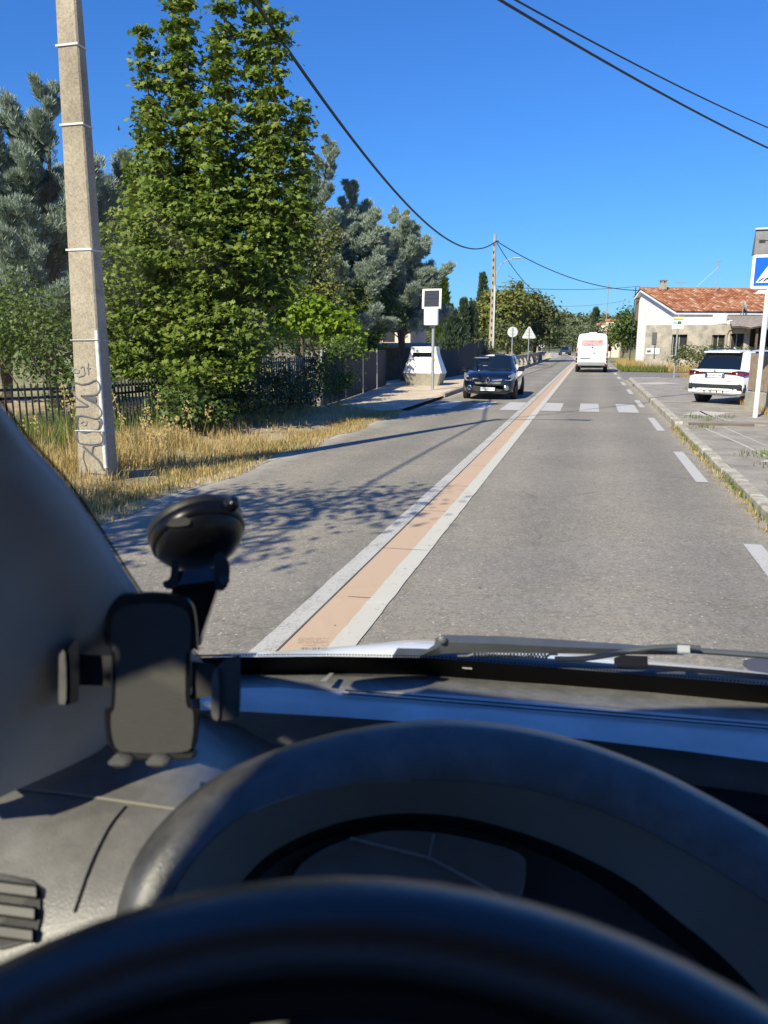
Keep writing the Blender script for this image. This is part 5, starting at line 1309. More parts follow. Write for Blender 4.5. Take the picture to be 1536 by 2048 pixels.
# white minibus ahead
vn = thing("minibus", "white minibus van driving away ahead with pink printed rear window", "van", (.06, 55.2, 0), rad(-.6))
def vring(y, w_, z0, z1_, r=.2, lean=.9):
    half = [(0, z0), (w_ * .95, z0), (w_, z0 + .12), (w_, 1.15), (w_ * (lean + 1) / 2, 1.9), (w_ * lean, z1_ - r), (w_ * lean - r * .3, z1_ - r * .3), (w_ * lean - r, z1_), (0, z1_ + .03)]
    return [(x, y, z) for x, z in half] + [(-x, y, z) for x, z in half[-2:0:-1]]
mb = MB(); mb.loft([vring(-2.92, .93, .50, 2.36, .22), vring(-2.85, .985, .45, 2.44), vring(-2.6, .995, .4, 2.47), vring(1.2, .995, .38, 2.47), vring(2.0, .99, .38, 2.2, .3, .82), vring(2.6, .95, .4, 1.3, .15, .9), vring(2.9, .8, .45, 1.0, .1, .9)], True, True)
mb.build("body", M['car_white'], vn, True, False)
for sx in (-1, 1):
    wheel(vn, sx * .87, -1.75, .345, .22); wheel(vn, sx * .87, 1.75, .345, .22)
    mb = MB(); arch(mb, sx * .998, -1.75, .42, .36); mb.build("wheel_arch", M['black'], vn, False, False)
    mb = MB(); mb.box((sx * .94, -2.88, 1.12), (.10, .16, .98), None, 0, .03); lt_ = mb.build("tail_light", M['lamp_clear'], vn, False, False)
    for z, h, mt in ((1.5, .16, 'lamp_amber'), (1.15, .18, 'lamp_red'), (.86, .12, 'lamp_red_dark'), (.7, .1, 'lamp_red_dark')):
        mb = MB(); mb.box((sx * .945, -2.905, z), (.1, .13, h)); mb.build("lens", M[mt], lt_, False, False)
    mb = MB(); mb.box((sx * .80, -2.97, .47), (.3, .04, .17)); mb.build("rear_reflector", M['lamp_red_dark'], vn, False, False)
    mb = MB(); mb.box((sx * 1.12, 1.55, 1.5), (.2, .12, .36), None, 0, .04); mb.build("door_mirror", M['black'], vn, True, False)
    mb = MB(); mb.add([(sx * .975, -2.3, 1.35), (sx * .975, 1.4, 1.35), (sx * .945, 1.4, 2.05), (sx * .945, -2.3, 2.05)], [(0, 1, 2, 3)]); mb.build("side_window", M['car_glass'], vn, False, False)
mb = MB(); mb.box((0, -2.95, .55), (1.72, .12, .24), None, 0, .04); mb.build("bumper", M['grey_plastic'], vn, False, False)
mb = MB(); mb.box((0, -2.6, .36), (1.3, .5, .14)); mb.box((.75, -2.7, .36), (.2, .3, .1)); mb.build("underbody", M['dark_in'], vn, False, False)
mb = MB(); mb.box((-.45, -2.72, .36), (.5, .1, .09)); mb.box((.35, -2.72, .36), (.5, .1, .09)); mb.build("exhaust", M['sign_back'], vn, False, False)
def rear(x0, x1, z0, z1_, name, mat, off=.012):
    mb = MB(); f = lambda z: -2.925 - off
    mb.add([(x0, f(z0), z0), (x1, f(z0), z0), (x1, f(z1_), z1_), (x0, f(z1_), z1_), (x0, f(z0) + .03, z0), (x1, f(z0) + .03, z0), (x1, f(z1_) + .03, z1_), (x0, f(z1_) + .03, z1_)], [(0, 1, 2, 3), (0, 1, 5, 4), (2, 3, 7, 6), (0, 3, 7, 4), (1, 2, 6, 5)]); return mb.build(name, mat, vn, False, False)
rear(-.66, .66, 1.70, 2.07, "rear_window", M['film'])
rear(-.004, .004, .62, 2.2, "door_gap", M['grey_plastic'], .006)
rear(-.72, -.10, .885, .93, "plate_lamp_bar", M['clad'], .03)
rear(-.68, -.14, .78, .885, "number_plate", M['plate'], .014)
mb = MB(); text_mesh(mb, "AB-123-GX", .085, Matrix.Translation((-.41, -2.945, .832)) @ Matrix.Rotation(rad(90), 4, 'X')); mb.build("lettering", M['spray_light'], vn, False, False)
rear(.06, .22, 1.24, 1.275, "door_handle", M['clad'], .04)
T = Matrix.Translation((0, -2.935, 1.6)) @ Matrix.Rotation(rad(90), 4, 'X'); mb = MB(); mb.lathe([(.055, -.02), (.055, .015), (.001, .02)], 14, T); mb.build("emblem", M['spray'], vn, False, False)
rear(.56, .68, .83, .855, "lettering", M['spray_light'], .014)
mb = MB(); mb.box((0, -2.55, 2.50), (.5, .3, .09), None, 0, .03); mb.build("roof_vent", M['car_white'], vn, False, False)

# small far dark car beyond
fc = thing("far_car", "small dark car far away on the bend", "car", (-4.3, 135, 0), rad(176))
mb = MB(); mb.loft([ring(*q) for q in [(-2.0, .7, .35, .85), (-1.6, .85, .22, .92), (0, .87, .2, .93), (1.3, .86, .2, .9), (1.9, .75, .22, .74), (2.05, .6, .3, .66)]], True, True); mb.build("body", M['far_dark'], fc, True, False)
greenhouse(fc, [(0, 1.1), (.5, 1.0), (.75, .7), (.78, -.6), (.7, -1.6), (0, -1.8)], [(0, .3), (.45, .25), (.56, .1), (.58, -.6), (.5, -1.2), (0, -1.3)], .9, 1.42, M['far_dark'], ["windscreen", None, "side_window", None, "rear_window"])
for sx in (-1, 1):
    for y in (-1.25, 1.3): wheel(fc, sx * .78, y, .31, .2)
    quad_patch(fc, "headlight", [(sx * .45, 1.98, .66), (sx * .75, 1.85, .74), (sx * .75, 1.88, .62), (sx * .45, 2.0, .58)], M['lamp_clear'], th=.04)
mb = MB(); mb.box((0, 2.05, .4), (.5, .03, .11)); mb.build("number_plate", M['plate'], fc, False, False)

# ------------------------------------------------------------------ the van we sit in
def soft_plastic(name, c, rough, bump, bs, spec=.5, dust=None, metal=0.0):
    m, t, b = _nodes(name)
    co = _coord(t)
    f = _noise(t, co, 9, 5)
    k = _ramp(t, f, [(.3, tuple(x * .85 for x in c)), (.7, tuple(x * 1.15 for x in c))])
    if dust: k = _mix(t, _ramp(t, _noise(t, co, 26, 6, .75), [(.42, (0, 0, 0)), (.75, (.7, .7, .7))]), k, dust)
    t.links.new(k, b.inputs['Base Color'])
    t.links.new(_ramp(t, _noise(t, co, 14, 4), [(.3, (rough * .85,) * 3), (.7, (min(1, rough * 1.15),) * 3)]), b.inputs['Roughness'])
    b.inputs['Specular IOR Level'].default_value = spec; b.inputs['Metallic'].default_value = metal
    _bump(t, b, _noise(t, co, bs, 2), bump, .0012)
    return m
M['dash'] = soft_plastic("dash_plastic", (.56, .55, .54), .58, .2, 900, 1.0, metal=.45)
M['dash_pad'] = soft_plastic("dash_panel", (.14, .138, .138), .40, .45, 600, .9, (.26, .25, .24))
M['dash_grain'] = soft_plastic("dash_leather_grain", (.20, .20, .198), .5, 1.0, 330, .6, (.42, .41, .40))
M['trim'] = soft_plastic("pillar_trim", (.33, .325, .32), .65, .2, 700)
M['hood'] = soft_plastic("cluster_hood", (.045, .045, .046), .34, .35, 800, .9, (.12, .12, .118))
M['bezel'] = soft_plastic("cluster_bezel", (.24, .20, .165), .6, .2, 800)  # dark plastic; warm bounced sunlight is put into its base colour
M['wheel'] = soft_plastic("wheel_leather", (.012, .013, .016), .22, .25, 900, .8)
M['gloss_black'] = pm("gloss_black_plastic", (.008, .008, .010), .22, 0, .1, 20)
M['cup_black'] = pm("cup_black_plastic", (.005, .005, .006), .3, 0, .1, 20, spec=.3)
M['matte_black'] = pm("matte_black_plastic", (.018, .018, .019), .5, 0, .1, 20, .2, 600, bd=.001)
M['pad'] = soft_plastic("silicone_pad", (.045, .044, .043), .75, .5, 900)
M['jaw'] = pm("clamp_plastic", (.045, .046, .046), .45, 0, .15, 30)
M['grip'] = pm("grip_rubber", (.09, .09, .088), .45, 0, .2, 60)
M['frit'] = pm("black_frit", (.003, .003, .0035), .7, spec=.15)
M['seam'] = pm("pale_seam", (.33, .31, .25), .6)
M['wiper_grey'] = pm("wiper_grey", (.075, .085, .095), .5, .2, .12, 30)
M['liner'] = pm("headliner", (.55, .53, .5), .95)
M['white_body'] = pm("white_van_paint", (.74, .75, .75), .3, 0, .02, coat=.6)
M['shield'] = glass_mat("windscreen_glass")
M['lens'] = pm("gauge_lens", (.085, .078, .07), .25, 0, .25, 14, spec=.6)

van = thing("van", "black dashboard and steering wheel of the white van we are sitting in", "van", (.38, .6, 0))
E_ = lambda x, y, dz: (x, y, EYE + dz)
# windscreen: ruled between its lower and its upper edge
base_px = [(300, 1400, .72), (400, 1352, .85), (480, 1348, .93), (660, 1345, 1.0), (850, 1348, 1.03), (1100, 1368, 1.04), (1300, 1385, 1.03), (1536, 1406, 1.0)]
wb = [E_(-.47, .44, -.30)] + [spot(*q) for q in base_px] + [E_(.45, 1.0, -.455), E_(.8, .93, -.44), E_(1.1, .8, -.40), E_(1.24, .6, -.34)]
wt = []
for i, p in enumerate(wb):
    x = -.50 + (i / (len(wb) - 1)) * 1.76
    x = .5 * x + .5 * p[0] * 1.05
    wt.append(E_(x, .16 - .27 * ((x - .38) / .85) ** 2, .31 - .03 * ((x - .38) / .85) ** 2))
def ws(i, v):                    # point on the glass, i along the base, v from 0 to 1
    i0 = min(len(wb) - 2, max(0, int(i))); f = i - i0
    a = Vector(wb[i0]).lerp(Vector(wb[i0 + 1]), f); b = Vector(wt[i0]).lerp(Vector(wt[i0 + 1]), f)
    p = a.lerp(b, v); p.z += .035 * math.sin(math.pi * v); p.y += .035 * math.sin(math.pi * v)
    return tuple(p)
NI = len(wb) - 1
idx = np.linspace(0, NI, 49)
mb = MB(); mb.loft([[ws(i, v) for i in idx] for v in np.linspace(0, 1, 11)])
wsc = mb.build("windscreen", M['shield'], van, True)
mb = MB(); mb.loft([[tuple(Vector(ws(i, v)) + Vector((0, -.003, -.003))) for i in idx] for v in (-.012, .02, .052)]); mb.build("frit_band", M['frit'], wsc, True)
# dotted upper rim of the frit band and the pillar edge
mb = MB()
for i in np.linspace(1.2, 8.2, 230):
    p = Vector(ws(i, .0565)) + Vector((0, -.003, -.003)); r = .0016
    mb.add([tuple(p + Vector((r * math.cos(a), -.4 * r * math.sin(a), .9 * r * math.sin(a)))) for a in np.linspace(0, 2 * math.pi, 7)[:-1]], [tuple(range(6))])
tag(mb.build("frit_dots", M['frit'], wsc), kind='stuff')
# glass maker's mark, seen reversed from inside
def on_glass(px, py, lift=.002):
    s = Vector(tuple(sight(px, py))); best = None
    o_ = Vector((0, 0, EYE)); prev = None
    for i in np.linspace(0, 9, 91):
        for v in np.linspace(0, .6, 61):
            p = Vector(ws(i, v)) - o_; d = p.dot(s) / s.dot(s); e = (p - s * d).length
            if best is None or e < best[0]: best = (e, d)
    return best[1]
DG = on_glass(627, 1287)
gm = MB(); r_ = random.Random(4)
def mark(x0, y0, x1, y1):
    gm.add([spot(x0, y0, DG - .004), spot(x1, y0, DG - .004), spot(x1, y1, DG - .004), spot(x0, y1, DG - .004)], [(0, 1, 2, 3)])
for x, w_ in ((601.5, .8), (605, 2.6), (611, 2.4), (615.5, .7), (618, .7), (621, .8), (625.5, 2.4), (630, 2.6), (636.5, 2.6), (642, .7), (644.5, .7), (647.5, .8), (650.5, .7), (653.2, .7)): mark(x, 1295, x + w_, 1299)
for y, x0, x1 in ((1276.5, 596.5, 657), (1279.6, 597, 640), (1282.6, 597, 640), (1285.3, 597, 641), (1290.3, 607, 632)):
    x = x0
    while x < x1:
        q = r_.uniform(.7, 1.9); mark(x, y, x + q, y + 1.25); x += q + r_.uniform(.3, 1.1) + (2.5 if r_.random() < .12 else 0)
for cx_, w_ in ((645, 2.4), (653, 3.6), (650, 6.8)):
    cy_ = 1283.5 if w_ < 6 else 1290.5
    for a in np.linspace(0, 2 * math.pi, 17)[:-1]: mark(cx_ + w_ * math.cos(a) - .3, cy_ + 1.7 * math.sin(a) - .3, cx_ + w_ * math.cos(a) + .4, cy_ + 1.7 * math.sin(a) + .4)
gm.build("glass_marking", pm("etched_marking", (.10, .075, .06), .8, var=0), wsc)
tg = MB(); D2 = on_glass(935, 1337) - .006; tg.add([spot(925, 1334.5, D2), spot(944, 1336, D2), spot(944, 1338.5, D2), spot(925, 1337, D2)], [(0, 1, 2, 3)]); tg.build("glass_tag", M['white_strap'], wsc)

# bonnet and scuttle beyond the glass
mb = MB(); rows = []
for (dy, dz) in ((-.012, -.014), (.012, -.012), (.05, .006), (.10, .004), (.2, -.03), (.45, -.15), (.8, -.38)):
    rows.append([(p[0] * (1 + dy * .05), p[1] + dy * (1 - .9 * max(0, (-.25 - p[0]) / .3)), p[2] + dz - .02 * max(0, p[0] + .15)) for p in [ws(i, 0) for i in np.linspace(0, NI, 41)]])
mb.loft(rows); mb.build("bonnet", M['white_body'], van, True)
mb = MB(); mb.loft([[tuple(Vector(ws(i, 0)) + Vector((0, dy, dz))) for i in np.linspace(4.6, NI - .5, 30)] for dy, dz in ((.006, .002), (.03, .014), (.055, .014))]); mb.build("scuttle_trim", M['wiper_grey'], van, True)

# wiper

DW = 1.0
def px_prism(pts_, d, th, mbx):   # a flat piece outlined in view, th metres thick away from us
    n = len(pts_); ds = d if isinstance(d, (list, tuple)) else [d] * n
    a = [spot(x, y, q) for (x, y), q in zip(pts_, ds)]; b = [spot(x, y, q + th) for (x, y), q in zip(pts_, ds)]
    mbx.add(a + b, [tuple(range(n)), tuple(range(n, 2 * n))[::-1]] + [(i, (i + 1) % n, n + (i + 1) % n, n + i) for i in range(n)])
mb = MB(); mb.loft([[spot(x, y, d) for x, y, d in ((835, 1312, 1.045), (868, 1290, 1.04), (872, 1276, 1.04), (884, 1269, 1.04), (900, 1270, 1.035), (1000, 1272, 1.03), (1120, 1279, 1.03), (1260, 1289, 1.03), (1365, 1298, 1.03))],
                    [spot(x, y, d) for x, y, d in ((838, 1313, 1.02), (872, 1297, 1.015), (882, 1288, 1.015), (893, 1284, 1.015), (910, 1285, 1.012), (1000, 1288, 1.01), (1120, 1294, 1.01), (1260, 1299, 1.01), (1365, 1304, 1.01))],
                    [spot(x, y, d) for x, y, d in ((842, 1315, 1.03), (876, 1309, 1.02), (886, 1308, 1.02), (897, 1307, 1.02), (914, 1306, 1.02), (1000, 1306, 1.018), (1120, 1307, 1.018), (1260, 1309, 1.018), (1365, 1310, 1.018))]])
wa_ = mb.build("wiper", M['wiper_grey'], van, True)
mb = MB(); T = Matrix.Translation(spot(884, 1279, 1.012)) @ Vector(tuple(-sight(884, 1279))).to_track_quat('Z', 'Y').to_matrix().to_4x4()
mb.lathe([(.0055, -.008), (.0055, .003), (.003, .0045), (.001, .0045)], 12, T); mb.build("pivot_cap", M['wiper_grey'], wa_, True)
mb = MB(); pts_ = []
for k in range(22 * 8 + 1):
    a = k / 8 * 2 * math.pi; x = 945 + 150 * k / (22 * 8); y = 1308.5 + 2.5 * k / (22 * 8)
    pts_.append(tuple(Vector(spot(x, y, 1.008)) + Vector((0, .0035 * math.cos(a), .0035 * math.sin(a)))))
mb.tube(pts_, .0011, 4); mb.build("spring", M['wiper_grey'], wa_)
mb = MB(); mb.tube([spot(*q) for q in [(1090, 1316, 1.005), (1100, 1308, 1.005), (1115, 1308, 1.005)]], .0018, 5); mb.tube([spot(*q) for q in [(915, 1312, 1.006), (935, 1312, 1.006), (948, 1308, 1.006)]], .0018, 5); mb.build("spring_hook", M['wiper_grey'], wa_)
mb = MB(); mb.tube(smooth([spot(*q) for q in [(1110, 1318, 1.0), (1170, 1317, .998), (1240, 1306, .996), (1300, 1296, .996), (1360, 1293, 1.0), (1400, 1297, 1.0)]]), .0036, 7); mb.build("washer_hose", M['wiper_grey'], wa_, True)
mb = MB(); mb.tube([spot(*q) for q in [(1360, 1299, 1.02), (1440, 1305, 1.018), (1560, 1314, 1.01), (1800, 1334, .98)]], .0042, 7); mb.build("wiper_rod", M['wiper_grey'], wa_, True)
mb = MB(); px_prism([(1355, 1290), (1380, 1291), (1380, 1308), (1355, 1309)], .99, .02, mb); mb.build("hose_clip", pm("pale_clip", (.42, .45, .47), .45), wa_)
mb = MB(); px_prism([(1228, 1316), (1245, 1310), (1295, 1312), (1296, 1332), (1240, 1333), (1228, 1328)], .985, .025, mb); mb.build("blade_carrier", M['matte_black'], wa_)
mb = MB(); mb.loft([[spot(x, y, .99) for x, y in ((1235, 1328), (1300, 1329), (1420, 1338), (1560, 1351), (1760, 1374))], [spot(x, y, .985) for x, y in ((1235, 1333), (1300, 1335), (1420, 1345), (1560, 1359), (1760, 1383))], [spot(x, y, 1.0) for x, y in ((1235, 1336), (1300, 1338), (1420, 1348), (1560, 1362), (1760, 1386))]])
mb.build("wiper_blade", M['matte_black'], wa_, True)

# left pillar trim
def curve(pts_, n):              # resample (px, py, d) control points
    P = np.array(smooth(pts_, 12)); s_ = np.r_[0, np.cumsum(np.linalg.norm(np.diff(P[:, :2], axis=0), axis=1))]
    t = np.linspace(0, s_[-1], n); return [spot(*[np.interp(q, s_, P[:, k]) for k in range(3)]) for q in t]
NP = 30
e_glass = curve([(-150, 600, .37), (0, 806, .44), (62, 888, .47), (130, 962, .50), (200, 1062, .54), (270, 1172, .58), (330, 1252, .62), (430, 1345, .72)], NP)
e_c0 = curve([(-175, 610, .355), (-22, 815, .425), (42, 900, .455), (110, 975, .485), (180, 1075, .525), (248, 1185, .565), (305, 1268, .61), (405, 1365, .71)], NP)
e_c1 = curve([(-330, 700, .35), (-120, 850, .42), (0, 935, .45), (70, 1010, .475), (135, 1110, .515), (190, 1230, .555), (225, 1330, .60), (260, 1430, .68)], NP)
e_c2 = curve([(-400, 760, .36), (-180, 930, .43), (-60, 1030, .46), (20, 1120, .49), (80, 1220, .53), (130, 1330, .57), (160, 1420, .61), (200, 1500, .665)], NP)
e_c3 = curve([(-500, 900, .37), (-300, 1080, .43), (-200, 1180, .46), (-100, 1300, .49), (-50, 1390, .52), (-15, 1470, .545), (0, 1540, .56), (10, 1590, .575)], NP)
e_out = curve([(-560, 950, .40), (-360, 1130, .46), (-240, 1250, .49), (-130, 1380, .52), (-60, 1460, .54), (-40, 1530, .55), (-25, 1570, .56), (-12, 1604, .575)], NP)
mb = MB(); back = [[tuple(Vector(p) + Vector((-.06, .012, 0))) for p in e_glass], [tuple(Vector(p) + Vector((-.06, .03, 0))) for p in e_out]]
cols_ = [smooth([r_[k] for r_ in (e_glass, e_c0, e_c1, e_c2, e_c3, e_out)], 6) for k in range(NP)]
rows_ = [[c_[q] for c_ in cols_] for q in range(len(cols_[0]))]
mb.loft([back[0]] + rows_ + [back[1]])
ap = mb.build("pillar_trim", M['trim'], van, True, sharp=60)
mb = MB(); mb.loft([[tuple(Vector(p) + Vector((.004, -.002, .003))) for p in e_out], [tuple(Vector(p) + Vector((-.03, -.012, -.002))) for p in e_out], [tuple(Vector(p) + Vector((-.05, .0, -.002))) for p in e_out]]); mb.build("door_seal", M['matte_black'], van, True)
# frit dots along the pillar edge
mb = MB()
for k in range(1, NP * 5 - 6):
    f = k / 5; i0 = min(NP - 2, int(f)); p = Vector(e_glass[i0]).lerp(Vector(e_glass[i0 + 1]), f - i0)
    p = p + Vector((.0008, .001, .0005)); r = .0014
    mb.add([tuple(p + Vector((r * math.cos(a), 0, r * math.sin(a)))) for a in np.linspace(0, 2 * math.pi, 7)[:-1]], [tuple(range(6))])
tag(mb.build("frit_dots", M['frit'], wsc), kind='stuff')

# dashboard
dz_ = lambda px, py, dz: onZ(px, py, EYE + dz)
XS = [400, 470, 560, 660, 780, 900, 1050, 1200, 1370, 1540, 1750]
def row(f_y, f_dz): return [dz_(x, f_y(x), f_dz(x)) for x in XS]
itp = lambda xs__, ys__: (lambda x: float(np.interp(x, xs__, ys__)))
yA = itp([300, 400, 480, 660, 850, 1100, 1300, 1536, 1750], [1362, 1350, 1346, 1343, 1346, 1366, 1383, 1404, 1424])
zA = itp([300, 480, 660, 1000, 1536], [-.36, -.392, -.42, -.447, -.458])
yC = itp([300, 470, 700, 950, 1200, 1370, 1536, 1750], [1425, 1430, 1443, 1462, 1490, 1510, 1532, 1562])
mb = MB()
g1 = row(lambda x: yA(x) - 3, lambda x: zA(x) - .004); g2 = row(lambda x: yA(x) + 4, lambda x: zA(x) + .006); g3 = row(lambda x: yA(x) + 30 + 10 * (x > 600), lambda x: zA(x) + .022); 
mb.loft([g1, g2, g3]); dash = mb.build("dashboard", M['dash_grain'], van, True)
mb = MB(); h1 = g3; h1b = row(lambda x: yA(x) + 36 + 10 * (x > 600), lambda x: zA(x) + .022); h2 = row(lambda x: .5 * yA(x) + .5 * yC(x) + 18, lambda x: zA(x) + .024); h3 = row(lambda x: yC(x) - 8, lambda x: zA(x) + .018); h4 = row(lambda x: yC(x), lambda x: zA(x) + .008); h5 = row(lambda x: yC(x) + 26, lambda x: zA(x) - .02); h6 = row(lambda x: yC(x) + 110, lambda x: zA(x) - .09); h7 = [(p[0], p[1] - .15, p[2] - .25) for p in h6]
mb.loft([h1, h1b, h2, h3, h4, h5, h6, h7]); mb.build("top_pad", M['dash'], dash, True, sharp=50)
mb = MB()
for off, wd in ((0, 1.6), (7, 1.3)):
    L1 = []; L2 = []
    for x in np.linspace(690 - off, 1700, 30):
        y = 1382 + (x - 690) * (1452 - 1382) / (1536 - 690) + off
        p1 = Vector(dz_(x, y - wd, zA(x) + .026)); p2 = Vector(dz_(x, y + wd, zA(x) + .026)); p1.z += .001; p2.z += .001
        L1.append(tuple(p1)); L2.append(tuple(p2))
    mb.loft([L1, L2])
mb.build("vent_slot", M['frit'], dash)
mb = MB(); mb.loft([[spot(640, 1362, .90), spot(660, 1346, .95)], [spot(652, 1362, .895), spot(668, 1346, .945)]]); mb.build("edge_clip", M['seam'], dash)
# left end of the dashboard
PZ = -.365
LX = [-260, -120, 0, 80, 160, 250, 330, 400, 460, 540, 640]
LD = [0, 0, 0, 0, 0, 0, 0, -.004, -.03, -.075, -.12]
ly = lambda ys__: (lambda x: float(np.interp(x, LX, ys__)))
rowsL = []
for ys__, dzs in (([1560, 1545, 1500, 1465, 1432, 1405, 1395, 1396, 1412, 1432, 1446], PZ - .002), ([1620, 1600, 1560, 1540, 1520, 1500, 1480, 1470, 1466, 1466, 1466], PZ), ([1575, 1575, 1576, 1583, 1593, 1606, 1618, 1628, 1636, 1646, 1656], PZ + .0), ):
    rowsL.append([dz_(x, max(y, 1392), dzs + q) for x, y, q in zip(LX, ys__, LD)])
rowsL[1] = [tuple((Vector(a) + Vector(b)) / 2) for a, b in zip(rowsL[0], rowsL[2])]
seam = rowsL[2]
for dd, dzs in ((.035, -.002), (.075, -.012), (.11, -.036), (.135, -.07), (.15, -.11), (.165, -.2)):
    rowsL.append([(p[0] - .006 * dd, p[1] - dd, p[2] + dzs) for p in seam])
mb = MB(); mb.loft(rowsL); lp_ = mb.build("left_panel", M['dash_pad'], dash, True, sharp=60)
mb = MB(); sq_ = smooth(seam[:8], 6); mb.loft([[(p[0], p[1] + .0016, p[2] + .0012) for p in sq_], [(p[0], p[1] - .0016, p[2] + .0012) for p in sq_]]); mb.build("seam", M['seam'], dash)
def on_rows(px, py, lift=.002):     # drop a view ray on the left panel
    s = Vector(tuple(sight(px, py))); o_ = Vector((0, 0, EYE)); best = None
    for i in range(len(rowsL) - 1):
        for j in range(len(LX) - 1):
            from mathutils.geometry import intersect_ray_tri
            q = [Vector(rowsL[i][j]), Vector(rowsL[i][j + 1]), Vector(rowsL[i + 1][j + 1]), Vector(rowsL[i + 1][j])]
            for tr_ in ((q[0], q[1], q[2]), (q[0], q[2], q[3])):
                h = intersect_ray_tri(*tr_, s, o_, True)
                if h is not None and (best is None or (h - o_).length < best): best = (h - o_).length
    return (best or .5) / s.length - lift
mb = MB()
gapc = smooth([(252, 1612), (225, 1645), (200, 1690), (178, 1740), (160, 1790), (148, 1825)], 4)
mb.loft([[spot(x - 2.6, y, on_rows(x, y, .0015)) for x, y in gapc], [spot(x + 2.6, y, on_rows(x, y, .0015)) for x, y in gapc]]); mb.build("panel_gap", M['frit'], dash)
vt = MB(); vq = [(-60, 1742), (0, 1746), (60, 1758), (80, 1775), (80, 1840), (70, 1880), (0, 1900), (-60, 1900)]
vt.add([spot(x, y, on_rows(x, y, .003)) for x, y in vq], [tuple(range(8))]); vv_ = vt.build("air_vent", M['matte_black'], dash)
for k in range(3):
    mb = MB(); y0 = 1752 + k * 44
    L = [[spot(x, y0 + dy + (x + 60) * .13, on_rows(x, y0 + dy + (x + 60) * .13, lf_)) for x in (-60, 0, 72 - k * 4)] for dy, lf_ in ((0, .004), (6, .009), (24, .008), (30, .004))]
    mb.loft(L); mb.build("louvre", M['jaw'], vv_, True)

# instrument hood: an arch lofted from the dash, over its crest, into the cluster
NA = 60
A_back = curve([(300, 1990, .60), (320, 1850, .62), (370, 1740, .65), (460, 1640, .69), (560, 1580, .72), (700, 1535, .745), (850, 1512, .75), (1000, 1520, .75), (1150, 1552, .74), (1300, 1607, .72), (1430, 1672, .70), (1560, 1747, .68), (1700, 1852, .66), (1800, 1960, .64)], NA)
A_top = curve([(212, 1960, .49), (238, 1800, .505), (290, 1685, .525), (395, 1578, .555), (515, 1512, .58), (680, 1462, .60), (850, 1440, .605), (1000, 1447, .605), (1150, 1478, .60), (1300, 1532, .59), (1430, 1597, .58), (1560, 1672, .565), (1700, 1777, .55), (1800, 1880, .54)], NA)
A_crest = curve([(228, 1960, .482), (250, 1800, .495), (300, 1690, .515), (402, 1586, .542), (520, 1522, .565), (684, 1474, .583), (850, 1454, .588), (1000, 1461, .588), (1148, 1492, .583), (1296, 1547, .573), (1426, 1614, .562), (1556, 1690, .548), (1696, 1795, .535), (1796, 1898, .525)], NA)
A_front = curve([(268, 1960, .476), (285, 1810, .488), (330, 1706, .505), (422, 1610, .53), (540, 1552, .552), (696, 1508, .568), (850, 1492, .573), (1000, 1500, .573), (1140, 1533, .568), (1285, 1590, .56), (1415, 1660, .55), (1545, 1738, .537), (1686, 1842, .525), (1786, 1940, .515)], NA)
A_lip = curve([(318, 1960, .478), (330, 1830, .488), (372, 1742, .503), (452, 1654, .525), (560, 1600, .545), (700, 1568, .56), (850, 1560, .565), (1000, 1569, .565), (1128, 1597, .561), (1265, 1648, .553), (1392, 1716, .543), (1520, 1795, .53), (1660, 1895, .518), (1760, 1990, .51)], NA)
A_in = curve([(420, 1990, .53), (440, 1850, .54), (482, 1765, .55), (560, 1694, .565), (680, 1645, .58), (800, 1627, .588), (920, 1634, .588), (1040, 1664, .585), (1150, 1706, .58), (1260, 1764, .57), (1350, 1835, .56), (1430, 1900, .55), (1510, 1980, .54), (1560, 2050, .53)], NA)
A_in2 = curve([(440, 1990, .56), (462, 1860, .57), (502, 1778, .58), (575, 1712, .595), (690, 1668, .608), (800, 1652, .615), (912, 1658, .615), (1020, 1686, .612), (1120, 1726, .607), (1220, 1782, .598), (1305, 1850, .588), (1385, 1912, .578), (1460, 1990, .568), (1510, 2060, .56)], NA)
mb = MB(); mb.loft([A_back, A_top, A_crest, A_front, A_lip]); hood = mb.build("instrument_hood", M['hood'], van, True, sharp=75)
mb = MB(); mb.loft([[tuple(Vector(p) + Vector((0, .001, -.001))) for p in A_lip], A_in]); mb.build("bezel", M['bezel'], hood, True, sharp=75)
mb = MB(); mb.loft([A_in, A_in2, [tuple(Vector(spot(870, 1950, .60)) * .75 + Vector(p) * .25) for p in A_in2]]); mb.build("cluster_recess", M['matte_black'], hood, True)
mb = MB(); le = smooth([(560, 1850, .565), (590, 1745, .578), (660, 1692, .588), (760, 1664, .594), (860, 1664, .596), (960, 1682, .595), (1040, 1708, .592), (1052, 1740, .588), (1040, 1800, .58), (1000, 1900, .565)], 4)
mb.add([spot(*q) for q in le], [tuple(range(len(le)))]); gl_ = mb.build("gauge_lens", M['lens'], hood)
mb = MB(); mb.ribbon([spot(x, y, d - .004) for x, y, d in ((700, 1676, .59), (860, 1716, .588), (1000, 1790, .578))], .002, tuple(-sight(860, 1720))); mb.ribbon([spot(868, 1668, .589), spot(856, 1722, .583)], .0015, tuple(-sight(860, 1720))); mb.build("gauge_divider", M['bezel'], gl_)

